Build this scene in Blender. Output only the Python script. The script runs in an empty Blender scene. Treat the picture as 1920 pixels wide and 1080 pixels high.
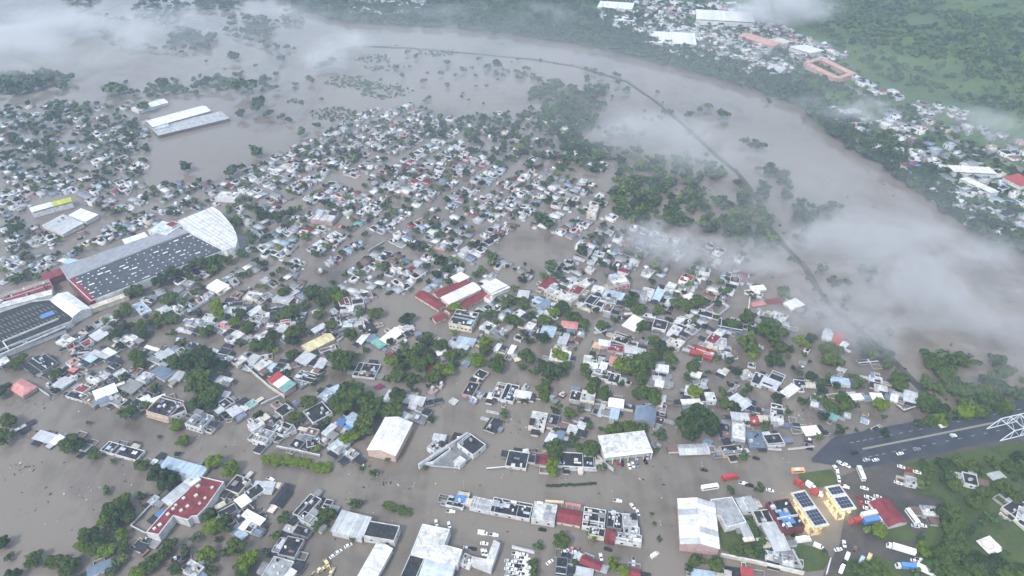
import bpy, math, random
import numpy as np
from mathutils import Vector

random.seed(7)
rng = np.random.default_rng(7)
R = math.radians
scene = bpy.context.scene
col = scene.collection

# ---------------------------------------------------------------- camera
H = 332.0                      # drone height above the flood
PITCH = R(35.6)
FPX = 1300.0                   # focal length in pixels of the 1920-wide photograph
cam_data = bpy.data.cameras.new('camera')
cam = bpy.data.objects.new('camera', cam_data)
col.objects.link(cam)
cam.location = (0, 0, H)
cam.rotation_euler = (R(90) - PITCH, 0, 0)
cam_data.sensor_width = 36.0
cam_data.lens = FPX / 1920 * 36.0
cam_data.clip_start = 1.0
cam_data.clip_end = 20000
scene.camera = cam

# ---------------------------------------------------------------- sky, sun, exposure
SUN_EL, SUN_AZ = R(48), R(215)           # azimuth clockwise from +Y
world = bpy.data.worlds.new('World')
scene.world = world
world.use_nodes = True
wn = world.node_tree.nodes
wl = world.node_tree.links
bg = wn['Background']
sky = wn.new('ShaderNodeTexSky')
sky.sky_type = 'NISHITA'
sky.sun_disc = False
sky.sun_elevation = SUN_EL
sky.sun_rotation = SUN_AZ
sky.air_density = 1.0
sky.dust_density = 4.0
sky.ozone_density = 1.0
hs = wn.new('ShaderNodeHueSaturation')     # an overcast sky: the same brightness, little colour
hs.inputs['Saturation'].default_value = 1.0
wl.new(sky.outputs['Color'], hs.inputs['Color'])
oc = wn.new('ShaderNodeMix'); oc.data_type = 'RGBA'; oc.inputs['Factor'].default_value = .55      # an even sheet of cloud veils the sky
oc.inputs[7].default_value = (5.4, 6.1, 7.0, 1)
wl.new(hs.outputs['Color'], oc.inputs[6])
wl.new(oc.outputs[2], bg.inputs['Color'])
bg.inputs['Strength'].default_value = 0.095
sd = bpy.data.lights.new('sun', 'SUN')
sd.energy = 1.5
sd.angle = R(10)
sd.color = (1.0, 0.985, 0.96)
sun = bpy.data.objects.new('sun', sd)
col.objects.link(sun)
sv = Vector((math.sin(SUN_AZ) * math.cos(SUN_EL), math.cos(SUN_AZ) * math.cos(SUN_EL), math.sin(SUN_EL)))
sun.rotation_euler = sv.to_track_quat('Z', 'Y').to_euler()
sun.location = (0, 0, 900)
vs = scene.view_settings
vs.view_transform = 'Standard'
vs.look = 'None'
vs.gamma = 1.0
vs.use_curve_mapping = False
vs.exposure = 1.17
scene.cycles.use_denoising = True
scene.cycles.max_bounces = 6
scene.cycles.diffuse_bounces = 2
scene.cycles.glossy_bounces = 2
scene.cycles.volume_bounces = 1
scene.cycles.volume_step_rate = 1.0
scene.cycles.volume_max_steps = 48
scene.cycles.transparent_max_bounces = 12

# ---------------------------------------------------------------- picture -> place
CT, ST = math.cos(PITCH), math.sin(PITCH)
def ray(x, y):
    dx, dy = (x - 960) / FPX, -(y - 540) / FPX
    return (dx, CT + dy * ST, -ST + dy * CT)
def G(x, y, z=0.0):
    d = ray(x, y)
    t = (z - H) / d[2]
    return (d[0] * t, d[1] * t)
def proj(X, Y, Z):
    zc = Y * CT - (Z - H) * ST
    yc = Y * ST + (Z - H) * CT
    return (960 + FPX * X / zc, 540 - FPX * yc / zc)
def scale_at(y):                                   # pixels per metre along a row
    return (y - 540 + FPX * math.tan(PITCH)) * CT / H
def inpoly(x, y, P):
    c = False
    j = len(P) - 1
    for i in range(len(P)):
        xi, yi = P[i]; xj, yj = P[j]
        if (yi > y) != (yj > y) and x < (xj - xi) * (y - yi) / (yj - yi) + xi:
            c = not c
        j = i
    return c
# the hill on the far bank rises beyond this line of the ground
HA, HB = G(1480, 30), G(1960, 270)
_hd = (HB[0] - HA[0], HB[1] - HA[1]); _hl = math.hypot(*_hd)
HN = (-_hd[1] / _hl, _hd[0] / _hl)
if HN[1] < 0: HN = (-HN[0], -HN[1])
def bank_z(X, Y):
    s = (X - HA[0]) * HN[0] + (Y - HA[1]) * HN[1]
    a = (X - HA[0]) * _hd[0] / _hl + (Y - HA[1]) * _hd[1] / _hl
    z = 1.6 + 0.9 * math.sin(X * 0.011) * math.sin(Y * 0.013)
    if s > 0:
        k = s / (s + 120.0)
        z += 0.17 * s * k + 7 * k * math.sin(X * 0.017 + 1) * math.sin(Y * 0.014) + 3 * k * math.sin(X * 0.05) * math.sin(Y * 0.043 + 2)
    return z
def GB(x, y):                                      # the far bank seen at a pixel
    z = 1.6
    for _ in range(12):
        p = G(x, y, z)
        z = 0.5 * z + 0.5 * bank_z(*p)
    return (*G(x, y, z), z)

# ---------------------------------------------------------------- materials
def new_mat(name):
    m = bpy.data.materials.new(name)
    m.use_nodes = True
    nt = m.node_tree
    return m, nt.nodes, nt.links, nt.nodes['Principled BSDF']
PAL = {'W': (.80, .81, .81), 'L': (.50, .53, .56), 'G': (.25, .26, .27), 'D': (.026, .030, .038), 'R': (.22, .035, .045),
       'P': (.62, .27, .26), 'B': (.10, .24, .52), 'T': (.18, .40, .36), 'Y': (.72, .62, .36), 'S': (.42, .54, .66),
       'U': (.17, .23, .31), 'O': (.68, .40, .22), 'N': (.20, .13, .11), 'K': (.012, .013, .015), 'M': (.55, .62, .06),
       'E': (.42, .06, .06), 'H': (.66, .60, .50), 'V': (.60, .68, .74), 'C': (.56, .34, .27), 'Q': (.075, .085, .108), 'A': (.33, .35, .39)}
CNAME = {'W': 'white', 'L': 'light grey', 'G': 'grey', 'D': 'dark charcoal', 'R': 'dark red', 'P': 'salmon pink', 'B': 'blue', 'T': 'teal green',
         'Y': 'pale yellow', 'S': 'silvery blue', 'U': 'slate blue', 'O': 'orange', 'N': 'brown', 'K': 'black', 'M': 'lime green', 'E': 'red', 'H': 'beige', 'V': 'pale blue', 'C': 'salmon', 'Q': 'slate grey', 'A': 'mid grey'}
WPAL = {}
for _k, _c in PAL.items():
    _g = sum(_c) / 3
    _f = .45 if _k in 'OYPTVBMSE' else .8
    WPAL[_k] = tuple(_g * 1.05 * (1 - _f) + v * _f for v in _c) if _k not in 'WL' else _c
_mats = {}
def mat(kind, c):
    key = kind + '_' + c
    if key in _mats: return _mats[key]
    m, n, l, b = new_mat(key)
    geo = n.new('ShaderNodeNewGeometry')
    tc = n.new('ShaderNodeTexCoord')
    oi = n.new('ShaderNodeObjectInfo')
    base = n.new('ShaderNodeRGB'); base.outputs[0].default_value = (*[v * (.84 if kind in ('roof', 'wall') and c in 'WL' else 1) for v in (WPAL if kind == 'wall' else PAL)[c]], 1)
    # weathering: broad blotches, fine grime, per-object shade
    n1 = n.new('ShaderNodeTexNoise'); n1.inputs['Scale'].default_value = .22; n1.inputs['Detail'].default_value = 6; n1.inputs['Roughness'].default_value = .65
    l.new(geo.outputs['Position'], n1.inputs['Vector'])
    mr = n.new('ShaderNodeMapRange'); mr.inputs['From Min'].default_value = .34; mr.inputs['From Max'].default_value = .66
    lo = {'roof': .52, 'wall': .68, 'sheet': .74, 'paint': .92}[kind]
    if kind == 'roof' and c in 'DKN': lo = .45
    mr.inputs['To Min'].default_value = lo; mr.inputs['To Max'].default_value = 1.06
    l.new(n1.outputs['Fac'], mr.inputs['Value'])
    jr = n.new('ShaderNodeMapRange'); jr.inputs['To Min'].default_value = .86; jr.inputs['To Max'].default_value = 1.12
    l.new(oi.outputs['Random'], jr.inputs['Value'])
    mu = n.new('ShaderNodeMath'); mu.operation = 'MULTIPLY'
    l.new(mr.outputs['Result'], mu.inputs[0]); l.new(jr.outputs['Result'], mu.inputs[1])
    fac = mu.outputs[0]
    if kind == 'sheet':                               # ribs of the sheeting and streaks down the slope
        mp = n.new('ShaderNodeMapping'); mp.inputs['Scale'].default_value = (1.0, .05, .05)
        l.new(tc.outputs['Object'], mp.inputs['Vector'])
        n2 = n.new('ShaderNodeTexNoise'); n2.inputs['Scale'].default_value = 1.3; n2.inputs['Detail'].default_value = 4
        l.new(mp.outputs['Vector'], n2.inputs['Vector'])
        m2 = n.new('ShaderNodeMapRange'); m2.inputs['From Min'].default_value = .3; m2.inputs['From Max'].default_value = .7
        m2.inputs['To Min'].default_value = .80; m2.inputs['To Max'].default_value = 1.08
        l.new(n2.outputs['Fac'], m2.inputs['Value'])
        mu2 = n.new('ShaderNodeMath'); mu2.operation = 'MULTIPLY'
        l.new(fac, mu2.inputs[0]); l.new(m2.outputs['Result'], mu2.inputs[1]); fac = mu2.outputs[0]
    mx = n.new('ShaderNodeMix'); mx.data_type = 'RGBA'; mx.blend_type = 'MULTIPLY'; mx.inputs['Factor'].default_value = 1
    l.new(base.outputs[0], mx.inputs[6]); l.new(fac, mx.inputs[7])
    out = mx.outputs[2]
    if kind in ('roof', 'sheet', 'wall'):             # stains and moss with shapes of their own
        n3 = n.new('ShaderNodeTexNoise'); n3.inputs['Scale'].default_value = .55; n3.inputs['Detail'].default_value = 5; n3.inputs['Roughness'].default_value = .7
        l.new(geo.outputs['Position'], n3.inputs['Vector'])
        m3 = n.new('ShaderNodeMapRange'); m3.inputs['From Min'].default_value = .50; m3.inputs['From Max'].default_value = .70
        m3.inputs['To Max'].default_value = {'roof': .72, 'sheet': .38, 'wall': .45}[kind]
        l.new(n3.outputs['Fac'], m3.inputs['Value'])
        st = n.new('ShaderNodeMix'); st.data_type = 'RGBA'
        l.new(m3.outputs['Result'], st.inputs['Factor']); l.new(out, st.inputs[6])
        st.inputs[7].default_value = (.34, .35, .36, 1) if c in 'DKRN' else ((.20, .13, .09, 1) if kind == 'sheet' else (.13, .13, .12, 1))
        if c in 'DKRN': m3.inputs['To Max'].default_value *= .22
        out = st.outputs[2]
    if kind == 'wall':                                # a mud line left by the flood just above the water
        sp = n.new('ShaderNodeSeparateXYZ'); l.new(geo.outputs['Position'], sp.inputs[0])
        mm = n.new('ShaderNodeMapRange'); mm.inputs['From Min'].default_value = .25; mm.inputs['From Max'].default_value = .95; mm.inputs['To Min'].default_value = .8; mm.inputs['To Max'].default_value = 0
        ns = n.new('ShaderNodeMath'); ns.operation = 'MULTIPLY_ADD'; ns.inputs[1].default_value = -.9; l.new(n1.outputs['Fac'], ns.inputs[0]); 
        zz = n.new('ShaderNodeMath'); zz.operation = 'ADD'; zz.inputs[1].default_value = .45; l.new(sp.outputs['Z'], zz.inputs[0]); l.new(zz.outputs[0], ns.inputs[2])
        l.new(ns.outputs[0], mm.inputs['Value'])
        md = n.new('ShaderNodeMix'); md.data_type = 'RGBA'; l.new(mm.outputs['Result'], md.inputs['Factor']); l.new(out, md.inputs[6]); md.inputs[7].default_value = (.10, .085, .07, 1)
        out = md.outputs[2]
    l.new(out, b.inputs['Base Color'])
    b.inputs['Roughness'].default_value = {'roof': .75, 'wall': .8, 'sheet': .5, 'paint': .3}[kind]
    b.inputs['Specular IOR Level'].default_value = .35
    _mats[key] = m
    return m
def plain(name, rgb, rough=.6, metal=0.0, spec=.4):
    if name in _mats: return _mats[name]
    m, n, l, b = new_mat(name)
    oi = n.new('ShaderNodeTexNoise'); oi.inputs['Scale'].default_value = 1.5; oi.inputs['Detail'].default_value = 3
    g = n.new('ShaderNodeNewGeometry'); l.new(g.outputs['Position'], oi.inputs['Vector'])
    mx = n.new('ShaderNodeMix'); mx.data_type = 'RGBA'
    mx.inputs[6].default_value = (*[v * .8 for v in rgb], 1); mx.inputs[7].default_value = (*[min(1, v * 1.15) for v in rgb], 1)
    l.new(oi.outputs['Fac'], mx.inputs['Factor']); l.new(mx.outputs[2], b.inputs['Base Color'])
    b.inputs['Roughness'].default_value = rough; b.inputs['Metallic'].default_value = metal
    b.inputs['Specular IOR Level'].default_value = spec
    _mats[name] = m
    return m
def attr_mat(name, rough, stain):
    m, n, l, b = new_mat(name)
    at = n.new('ShaderNodeAttribute'); at.attribute_name = 'Col'
    g = n.new('ShaderNodeNewGeometry')
    t = n.new('ShaderNodeTexNoise'); t.inputs['Scale'].default_value = .45; t.inputs['Detail'].default_value = 6; t.inputs['Roughness'].default_value = .7
    l.new(g.outputs['Position'], t.inputs['Vector'])
    mr = n.new('ShaderNodeMapRange'); mr.inputs['From Min'].default_value = .33; mr.inputs['From Max'].default_value = .67
    mr.inputs['To Min'].default_value = stain; mr.inputs['To Max'].default_value = 1.1
    l.new(t.outputs['Fac'], mr.inputs['Value'])
    mx = n.new('ShaderNodeMix'); mx.data_type = 'RGBA'; mx.blend_type = 'MULTIPLY'; mx.inputs['Factor'].default_value = 1
    l.new(at.outputs['Color'], mx.inputs[6]); l.new(mr.outputs['Result'], mx.inputs[7])
    l.new(mx.outputs[2], b.inputs['Base Color'])
    b.inputs['Roughness'].default_value = rough; b.inputs['Specular IOR Level'].default_value = .3
    return m
GLASS = plain('dark_window_glass', (.03, .035, .045), .15, 0, .6)
TYRE = plain('tyre_rubber', (.015, .015, .016), .8)
PANEL = plain('solar_glass', (.022, .035, .075), .12, 0, .7)
STEEL = plain('painted_steel', (.62, .66, .70), .45)
CONC = plain('weathered_concrete', (.30, .29, .27), .85)
TANK = plain('black_plastic', (.018, .018, .02), .5)
BARK = plain('bark', (.07, .055, .04), .9)

def leaf_mat(name, c1, c2):
    m, n, l, b = new_mat(name)
    oi = n.new('ShaderNodeObjectInfo')
    g = n.new('ShaderNodeNewGeometry')
    t = n.new('ShaderNodeTexNoise'); t.inputs['Scale'].default_value = .45; t.inputs['Detail'].default_value = 5; t.inputs['Roughness'].default_value = .7
    l.new(g.outputs['Position'], t.inputs['Vector'])
    ad = n.new('ShaderNodeMath'); ad.operation = 'MULTIPLY_ADD'; ad.inputs[1].default_value = .55; l.new(oi.outputs['Random'], ad.inputs[0])
    m2 = n.new('ShaderNodeMapRange'); m2.inputs['From Min'].default_value = .3; m2.inputs['From Max'].default_value = .7; m2.inputs['To Max'].default_value = .6; l.new(t.outputs['Fac'], m2.inputs['Value'])
    l.new(m2.outputs['Result'], ad.inputs[2])
    mx = n.new('ShaderNodeMix'); mx.data_type = 'RGBA'; mx.inputs[6].default_value = (*c1, 1); mx.inputs[7].default_value = (*c2, 1)
    l.new(ad.outputs[0], mx.inputs['Factor']); l.new(mx.outputs[2], b.inputs['Base Color'])
    b.inputs['Roughness'].default_value = .7; b.inputs['Specular IOR Level'].default_value = .25
    tr = n.new('ShaderNodeBsdfTranslucent'); l.new(mx.outputs[2], tr.inputs['Color'])
    ms = n.new('ShaderNodeMixShader'); ms.inputs['Fac'].default_value = .25
    l.new(b.outputs[0], ms.inputs[1]); l.new(tr.outputs[0], ms.inputs[2])
    l.new(ms.outputs[0], n['Material Output'].inputs['Surface'])
    return m
LEAF = {'d': leaf_mat('leaf_dark', (.026, .055, .024), (.060, .098, .033)),
        'g': leaf_mat('leaf_mid', (.045, .090, .026), (.115, .162, .038)),
        'b': leaf_mat('leaf_bright', (.105, .175, .018), (.19, .26, .028))}
LEAFNAME = {'d': 'dark green', 'g': 'mid green', 'b': 'bright yellow-green'}

# ---------------------------------------------------------------- object helpers
def mesh(name, V, F, m):
    me = bpy.data.meshes.new(name)
    me.from_pydata(V, [], F)
    if m: me.materials.append(m)
    return me
def part(name, V, F, m, parent):
    o = bpy.data.objects.new(name, mesh(name, V, F, m))
    col.objects.link(o)
    o.parent = parent
    return o
def share(name, me, parent, loc=(0, 0, 0), rz=0, sc=(1, 1, 1)):
    o = bpy.data.objects.new(name, me)
    col.objects.link(o)
    o.parent = parent; o.location = loc; o.rotation_euler = (0, 0, rz); o.scale = sc
    return o
def thing(name, loc, rz=0, label=None, cat=None, group=None):
    o = bpy.data.objects.new(name, None)
    o.empty_display_size = 1
    col.objects.link(o)
    o.location = loc; o.rotation_euler = (0, 0, rz)
    if label: o['label'] = label
    if cat: o['category'] = cat
    if group: o['group'] = group
    return o
def box(V, F, x0, y0, z0, x1, y1, z1, bottom=False):
    b = len(V)
    V += [(x0, y0, z0), (x1, y0, z0), (x1, y1, z0), (x0, y1, z0), (x0, y0, z1), (x1, y0, z1), (x1, y1, z1), (x0, y1, z1)]
    F += [(b, b+1, b+5, b+4), (b+1, b+2, b+6, b+5), (b+2, b+3, b+7, b+6), (b+3, b, b+4, b+7), (b+4, b+5, b+6, b+7)]
    if bottom: F.append((b+3, b+2, b+1, b))
def bar(V, F, p, q, w, h):
    p, q = Vector(p), Vector(q)
    d = (q - p).normalized()
    up = Vector((0, 0, 1)) if abs(d.z) < .95 else Vector((1, 0, 0))
    s = d.cross(up).normalized() * (w / 2); t = s.cross(d).normalized() * (h / 2)
    b = len(V)
    for c in (p, q):
        for a, e in ((-1, -1), (1, -1), (1, 1), (-1, 1)): V.append(tuple(c + s * a + t * e))
    F += [(b, b+1, b+5, b+4), (b+1, b+2, b+6, b+5), (b+2, b+3, b+7, b+6), (b+3, b, b+4, b+7), (b, b+3, b+2, b+1), (b+4, b+5, b+6, b+7)]
def cyl(V, F, x, y, z0, z1, r0, r1, n=10, cap=True):
    b = len(V)
    for i in range(n):
        a = 2 * math.pi * i / n
        V.append((x + r0 * math.cos(a), y + r0 * math.sin(a), z0)); V.append((x + r1 * math.cos(a), y + r1 * math.sin(a), z1))
    for i in range(n):
        j = (i + 1) % n
        F.append((b+2*i, b+2*j, b+2*j+1, b+2*i+1))
    if cap: F.append(tuple(b+2*i+1 for i in range(n)))
def ring_wall(P, z0, zr, z1, t):
    """walls round a closed outline (counter-clockwise), from z0 to z1, thickness t, inside face down to zr"""
    n = len(P)
    Q = []
    for i in range(n):
        a, b, c = Vector(P[i-1]), Vector(P[i]), Vector(P[(i+1) % n])
        d1, d2 = (b - a).normalized(), (c - b).normalized()
        n1, n2 = Vector((-d1.y, d1.x)), Vector((-d2.y, d2.x))
        k = n1 + n2
        k = k / max(.35, k.dot(n1))
        Q.append((b.x + k.x * t, b.y + k.y * t))
    V = [(x, y, z0) for x, y in P] + [(x, y, z1) for x, y in P] + [(x, y, z1) for x, y in Q] + [(x, y, zr) for x, y in Q]
    F = []
    for i in range(n):
        j = (i + 1) % n
        F += [(i, j, n+j, n+i), (n+i, n+j, 2*n+j, 2*n+i), (2*n+i, 2*n+j, 3*n+j, 3*n+i)]
    return V, F, Q
def area2(P):
    return sum(P[i-1][0] * P[i][1] - P[i][0] * P[i-1][1] for i in range(len(P)))

# ---------------------------------------------------------------- labels
LAND = {'the arched school hall': (862, 550), 'the skylit market hall': (275, 500), 'the white fan-shaped roof': (390, 430), 'the rooftop car park': (60, 605),
        'the salmon hipped roof': (37, 718), 'the long yellow building': (865, 612), 'the big white warehouse': (733, 815), 'the triangular walled compound': (850, 845),
        'the white open-fronted shed': (1172, 832), 'the stepped red roof': (350, 945), 'the salmon-walled warehouse': (1300, 985), 'the long cream shed': (600, 640),
        'the red-white-green awning': (532, 716), 'the long shop row': (1050, 965), 'the solar-panelled canopies': (1535, 950), 'the bright red roofs': (1320, 660),
        'the walled garden': (1345, 572), 'the white semi-trailer': (1688, 1032), 'the square grey roof': (1210, 775), 'the long bright hedge': (556, 868),
        'the L-shaped white roof': (910, 1042), 'the big round grove': (1308, 795), 'the submerged levee road': (1480, 460), 'the steel truss bridge': (1895, 815),
        'the silver and dark sheds': (690, 990), 'the orange balcony building': (300, 785), 'the maroon roof by the lot': (1675, 955), 'the walled yard': (362, 565),
        'the yellow school bus': (1496, 882), 'the cream courtyard wall': (490, 705)}
HERO_AT = {}
ORD = ['', 'second ', 'third ', 'fourth ', 'fifth ', 'sixth ', 'seventh ', 'eighth ', 'ninth ', 'tenth ', 'eleventh ', 'twelfth ']
def where(px, py):
    best = sorted(LAND.items(), key=lambda k: math.hypot(k[1][0] - px, (k[1][1] - py) * 1.5))[0]
    dx, dy = px - best[1][0], (py - best[1][1]) * 1.5
    a = math.degrees(math.atan2(-dy, dx)) % 360
    w = ['right of', 'behind and right of', 'behind', 'behind and left of', 'left of', 'in front and left of', 'in front of', 'in front and right of'][int((a + 22.5) // 45) % 8]
    return w, best[0], math.hypot(dx, dy)
_pending = []
def defer(o, desc, noun, px, py):
    _pending.append((o, desc, noun, px, py))
def write_labels():
    groups = {}
    for o, desc, noun, px, py in _pending:
        w, lm, d = where(px, py)
        groups.setdefault((desc, noun, w, lm), []).append((d, o))
    for (desc, noun, w, lm), L in groups.items():
        L.sort(key=lambda t: t[0])
        for i, (d, o) in enumerate(L):
            if len(L) == 1: s = f'{desc} {noun} {w} {lm}'
            elif i == 0: s = f'nearest {desc} {noun} {w} {lm}'
            elif i < 12: s = f'{ORD[i]}nearest {desc} {noun} {w} {lm}'
            else: s = f'{desc} {noun} number {i+1} {w} {lm}'
            o['label'] = s

# ---------------------------------------------------------------- buildings
FOOT = []                                            # footprints taken, for the fill further out: (X, Y, radius)
def rect(A, B, C, h):
    a, b, c = Vector(G(*A, h)), Vector(G(*B, h)), Vector(G(*C, h))
    u = b - a
    L = max(2.0, u.length); u = u / L
    v = Vector((-u.y, u.x))
    w = (c - a).dot(v)
    if abs(w) < 2: w = 2 if w >= 0 else -2
    mid = a + u * (L / 2) + v * (w / 2)
    W = abs(w)
    rz = math.atan2(u.y, u.x)
    # turn so that local -y looks towards the camera
    q = math.sin(rz), -math.cos(rz)
    if q[1] > 0: rz += math.pi
    while rz > math.pi: rz -= 2 * math.pi
    FOOT.append((mid.x, mid.y, .5 * min(L, W) + .25 * abs(L - W), L, W, rz))
    return mid, L, W, rz
WIN_ME = None
def window_mesh():
    global WIN_ME
    if WIN_ME is None:
        V, F = [], []
        box(V, F, -.6, -.06, -.6, .6, .02, .6)
        WIN_ME = mesh('window', V, F, GLASS)
    return WIN_ME
TANK_ME = {}
def tank_mesh(c):
    if c not in TANK_ME:
        V, F = [], []
        cyl(V, F, 0, 0, 0, 1.15, .62, .62, 10, False); cyl(V, F, 0, 0, 1.15, 1.5, .62, .2, 10)
        TANK_ME[c] = mesh('water_tank', V, F, TANK if c == 'K' else mat('paint', c))
    return TANK_ME[c]
def slab(V, F, L, W, z, t, over, slope):
    x, y = L / 2 + over, W / 2 + over
    b = len(V)
    V += [(-x, -y, z), (x, -y, z), (x, y, z + slope), (-x, y, z + slope), (-x, -y, z + t), (x, -y, z + t), (x, y, z + slope + t), (-x, y, z + slope + t)]
    F += [(b, b+1, b+5, b+4), (b+1, b+2, b+6, b+5), (b+2, b+3, b+7, b+6), (b+3, b, b+4, b+7), (b+4, b+5, b+6, b+7), (b+3, b+2, b+1, b)]
def add_windows(t, L, W, z0, z1, rs, floors=None, dens=1.0):
    me = window_mesh()
    rows = floors or max(1, int((z1 - z0) / 2.8))
    for r in range(rows):
        zc = z0 + (z1 - z0) * (r + .55) / rows
        s = min(1.0, (z1 - z0) / rows / 2.4)
        k = max(1, int(L / 4.2 * dens))
        for i in range(k):
            x = -L / 2 + L * (i + .5) / k + rs.uniform(-.3, .3)
            share('window', me, t, (x, -W / 2 - .0, zc), 0, (s * rs.uniform(.8, 1.3), 1, s))
        if W > 7:
            k = max(1, int(W / 6 * dens))
            for i in range(k):
                y = -W / 2 + W * (i + .5) / k
                side = -1 if t.location.x > 0 else 1         # the flank that looks towards the camera's path
                share('window', me, t, (side * L / 2, y, zc), R(90) if side > 0 else R(-90), (s, 1, s))
ROOFC = 'WLLGGDDDDDS'
def clutter(t, L, W, z, rs, n):
    """things that stand on a flat roof, as parts of the house"""
    for _ in range(n):
        x, y = rs.uniform(-L/2 + 1.2, L/2 - 1.2), rs.uniform(-W/2 + 1.2, W/2 - 1.2)
        k = rs.random()
        if k < .34:
            share('water_tank', tank_mesh(rs.choice('KKKWL')), t, (x, y, z), 0, (rs.uniform(.85, 1.15),) * 3)
        elif k < .58:
            V, F = [], []
            a, b, c = rs.uniform(.9, min(2.6, max(1.0, L * .25))), rs.uniform(.9, min(2.4, max(1.0, W * .25))), rs.uniform(.6, 1.9)
            x, y = max(-L/2 + a/2 + .5, min(L/2 - a/2 - .5, x)), max(-W/2 + b/2 + .5, min(W/2 - b/2 - .5, y))
            box(V, F, x - a/2, y - b/2, z, x + a/2, y + b/2, z + c)
            part('stair_hut', V, F, mat('wall', rs.choice('WWLLGH')), t)
        elif k < .8:
            V, F = [], []
            a, b = rs.uniform(1.2, min(4.5, max(1.6, L * .35))), rs.uniform(1.2, min(4, max(1.6, W * .35)))
            x, y = max(-L/2 + a/2 + .4, min(L/2 - a/2 - .4, x)), max(-W/2 + b/2 + .4, min(W/2 - b/2 - .4, y))
            zz = z + rs.uniform(.5, 1.6)
            bx = len(V)
            s = rs.uniform(-.3, .3)
            V += [(x-a/2, y-b/2, zz), (x+a/2, y-b/2, zz), (x+a/2, y+b/2, zz+s), (x-a/2, y+b/2, zz+s)]
            V += [(p[0], p[1], p[2] + .12) for p in V[bx:bx+4]]
            F += [(bx, bx+1, bx+5, bx+4), (bx+1, bx+2, bx+6, bx+5), (bx+2, bx+3, bx+7, bx+6), (bx+3, bx, bx+4, bx+7), (bx+4, bx+5, bx+6, bx+7), (bx+3, bx+2, bx+1, bx)]
            part('tin_cover', V, F, mat('sheet', rs.choice('WLLSGUN')), t)
        else:
            V, F = [], []
            hgt = rs.uniform(.5, 1.3)
            if rs.random() < .5: box(V, F, x - .14, -W/2 + .4, z, x + .14, W/2 - .4, z + hgt)
            else: box(V, F, -L/2 + .4, y - .14, z, L/2 - .4, y + .14, z + hgt)
            part('partition_wall', V, F, mat('wall', rs.choice('WWLH')), t)
STYLE_DESC = {'f': 'flat-roofed', 'm': 'sheet-roofed', 's': 'gable-roofed', 'c': 'slab-roofed', 'r': 'hip-roofed', 'w': 'roofless walled', 'b': 'arch-roofed'}
def panels(t, V4, n, th, m, name='roof_panel', gap=.05, jig=.05, rs=random):
    """split the sloping quad V4 (a-b low edge, d-c high edge) into n strips laid side by side"""
    a, b, c, d = [Vector(p) for p in V4]
    for i in range(n):
        f0, f1 = i / n, (i + 1) / n
        g = gap / max(.1, (b - a).length)
        p = [a.lerp(b, f0 + g), a.lerp(b, f1 - g), d.lerp(c, f1 - g), d.lerp(c, f0 + g)]
        up = Vector((0, 0, rs.uniform(0, jig)))
        V = [tuple(q + up) for q in p] + [tuple(q + up + Vector((0, 0, th))) for q in p]
        F = [(0, 1, 5, 4), (1, 2, 6, 5), (2, 3, 7, 6), (3, 0, 4, 7), (4, 5, 6, 7), (3, 2, 1, 0)]
        part(name, V, F, m if not isinstance(m, list) else m[i % len(m)], t)
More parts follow.
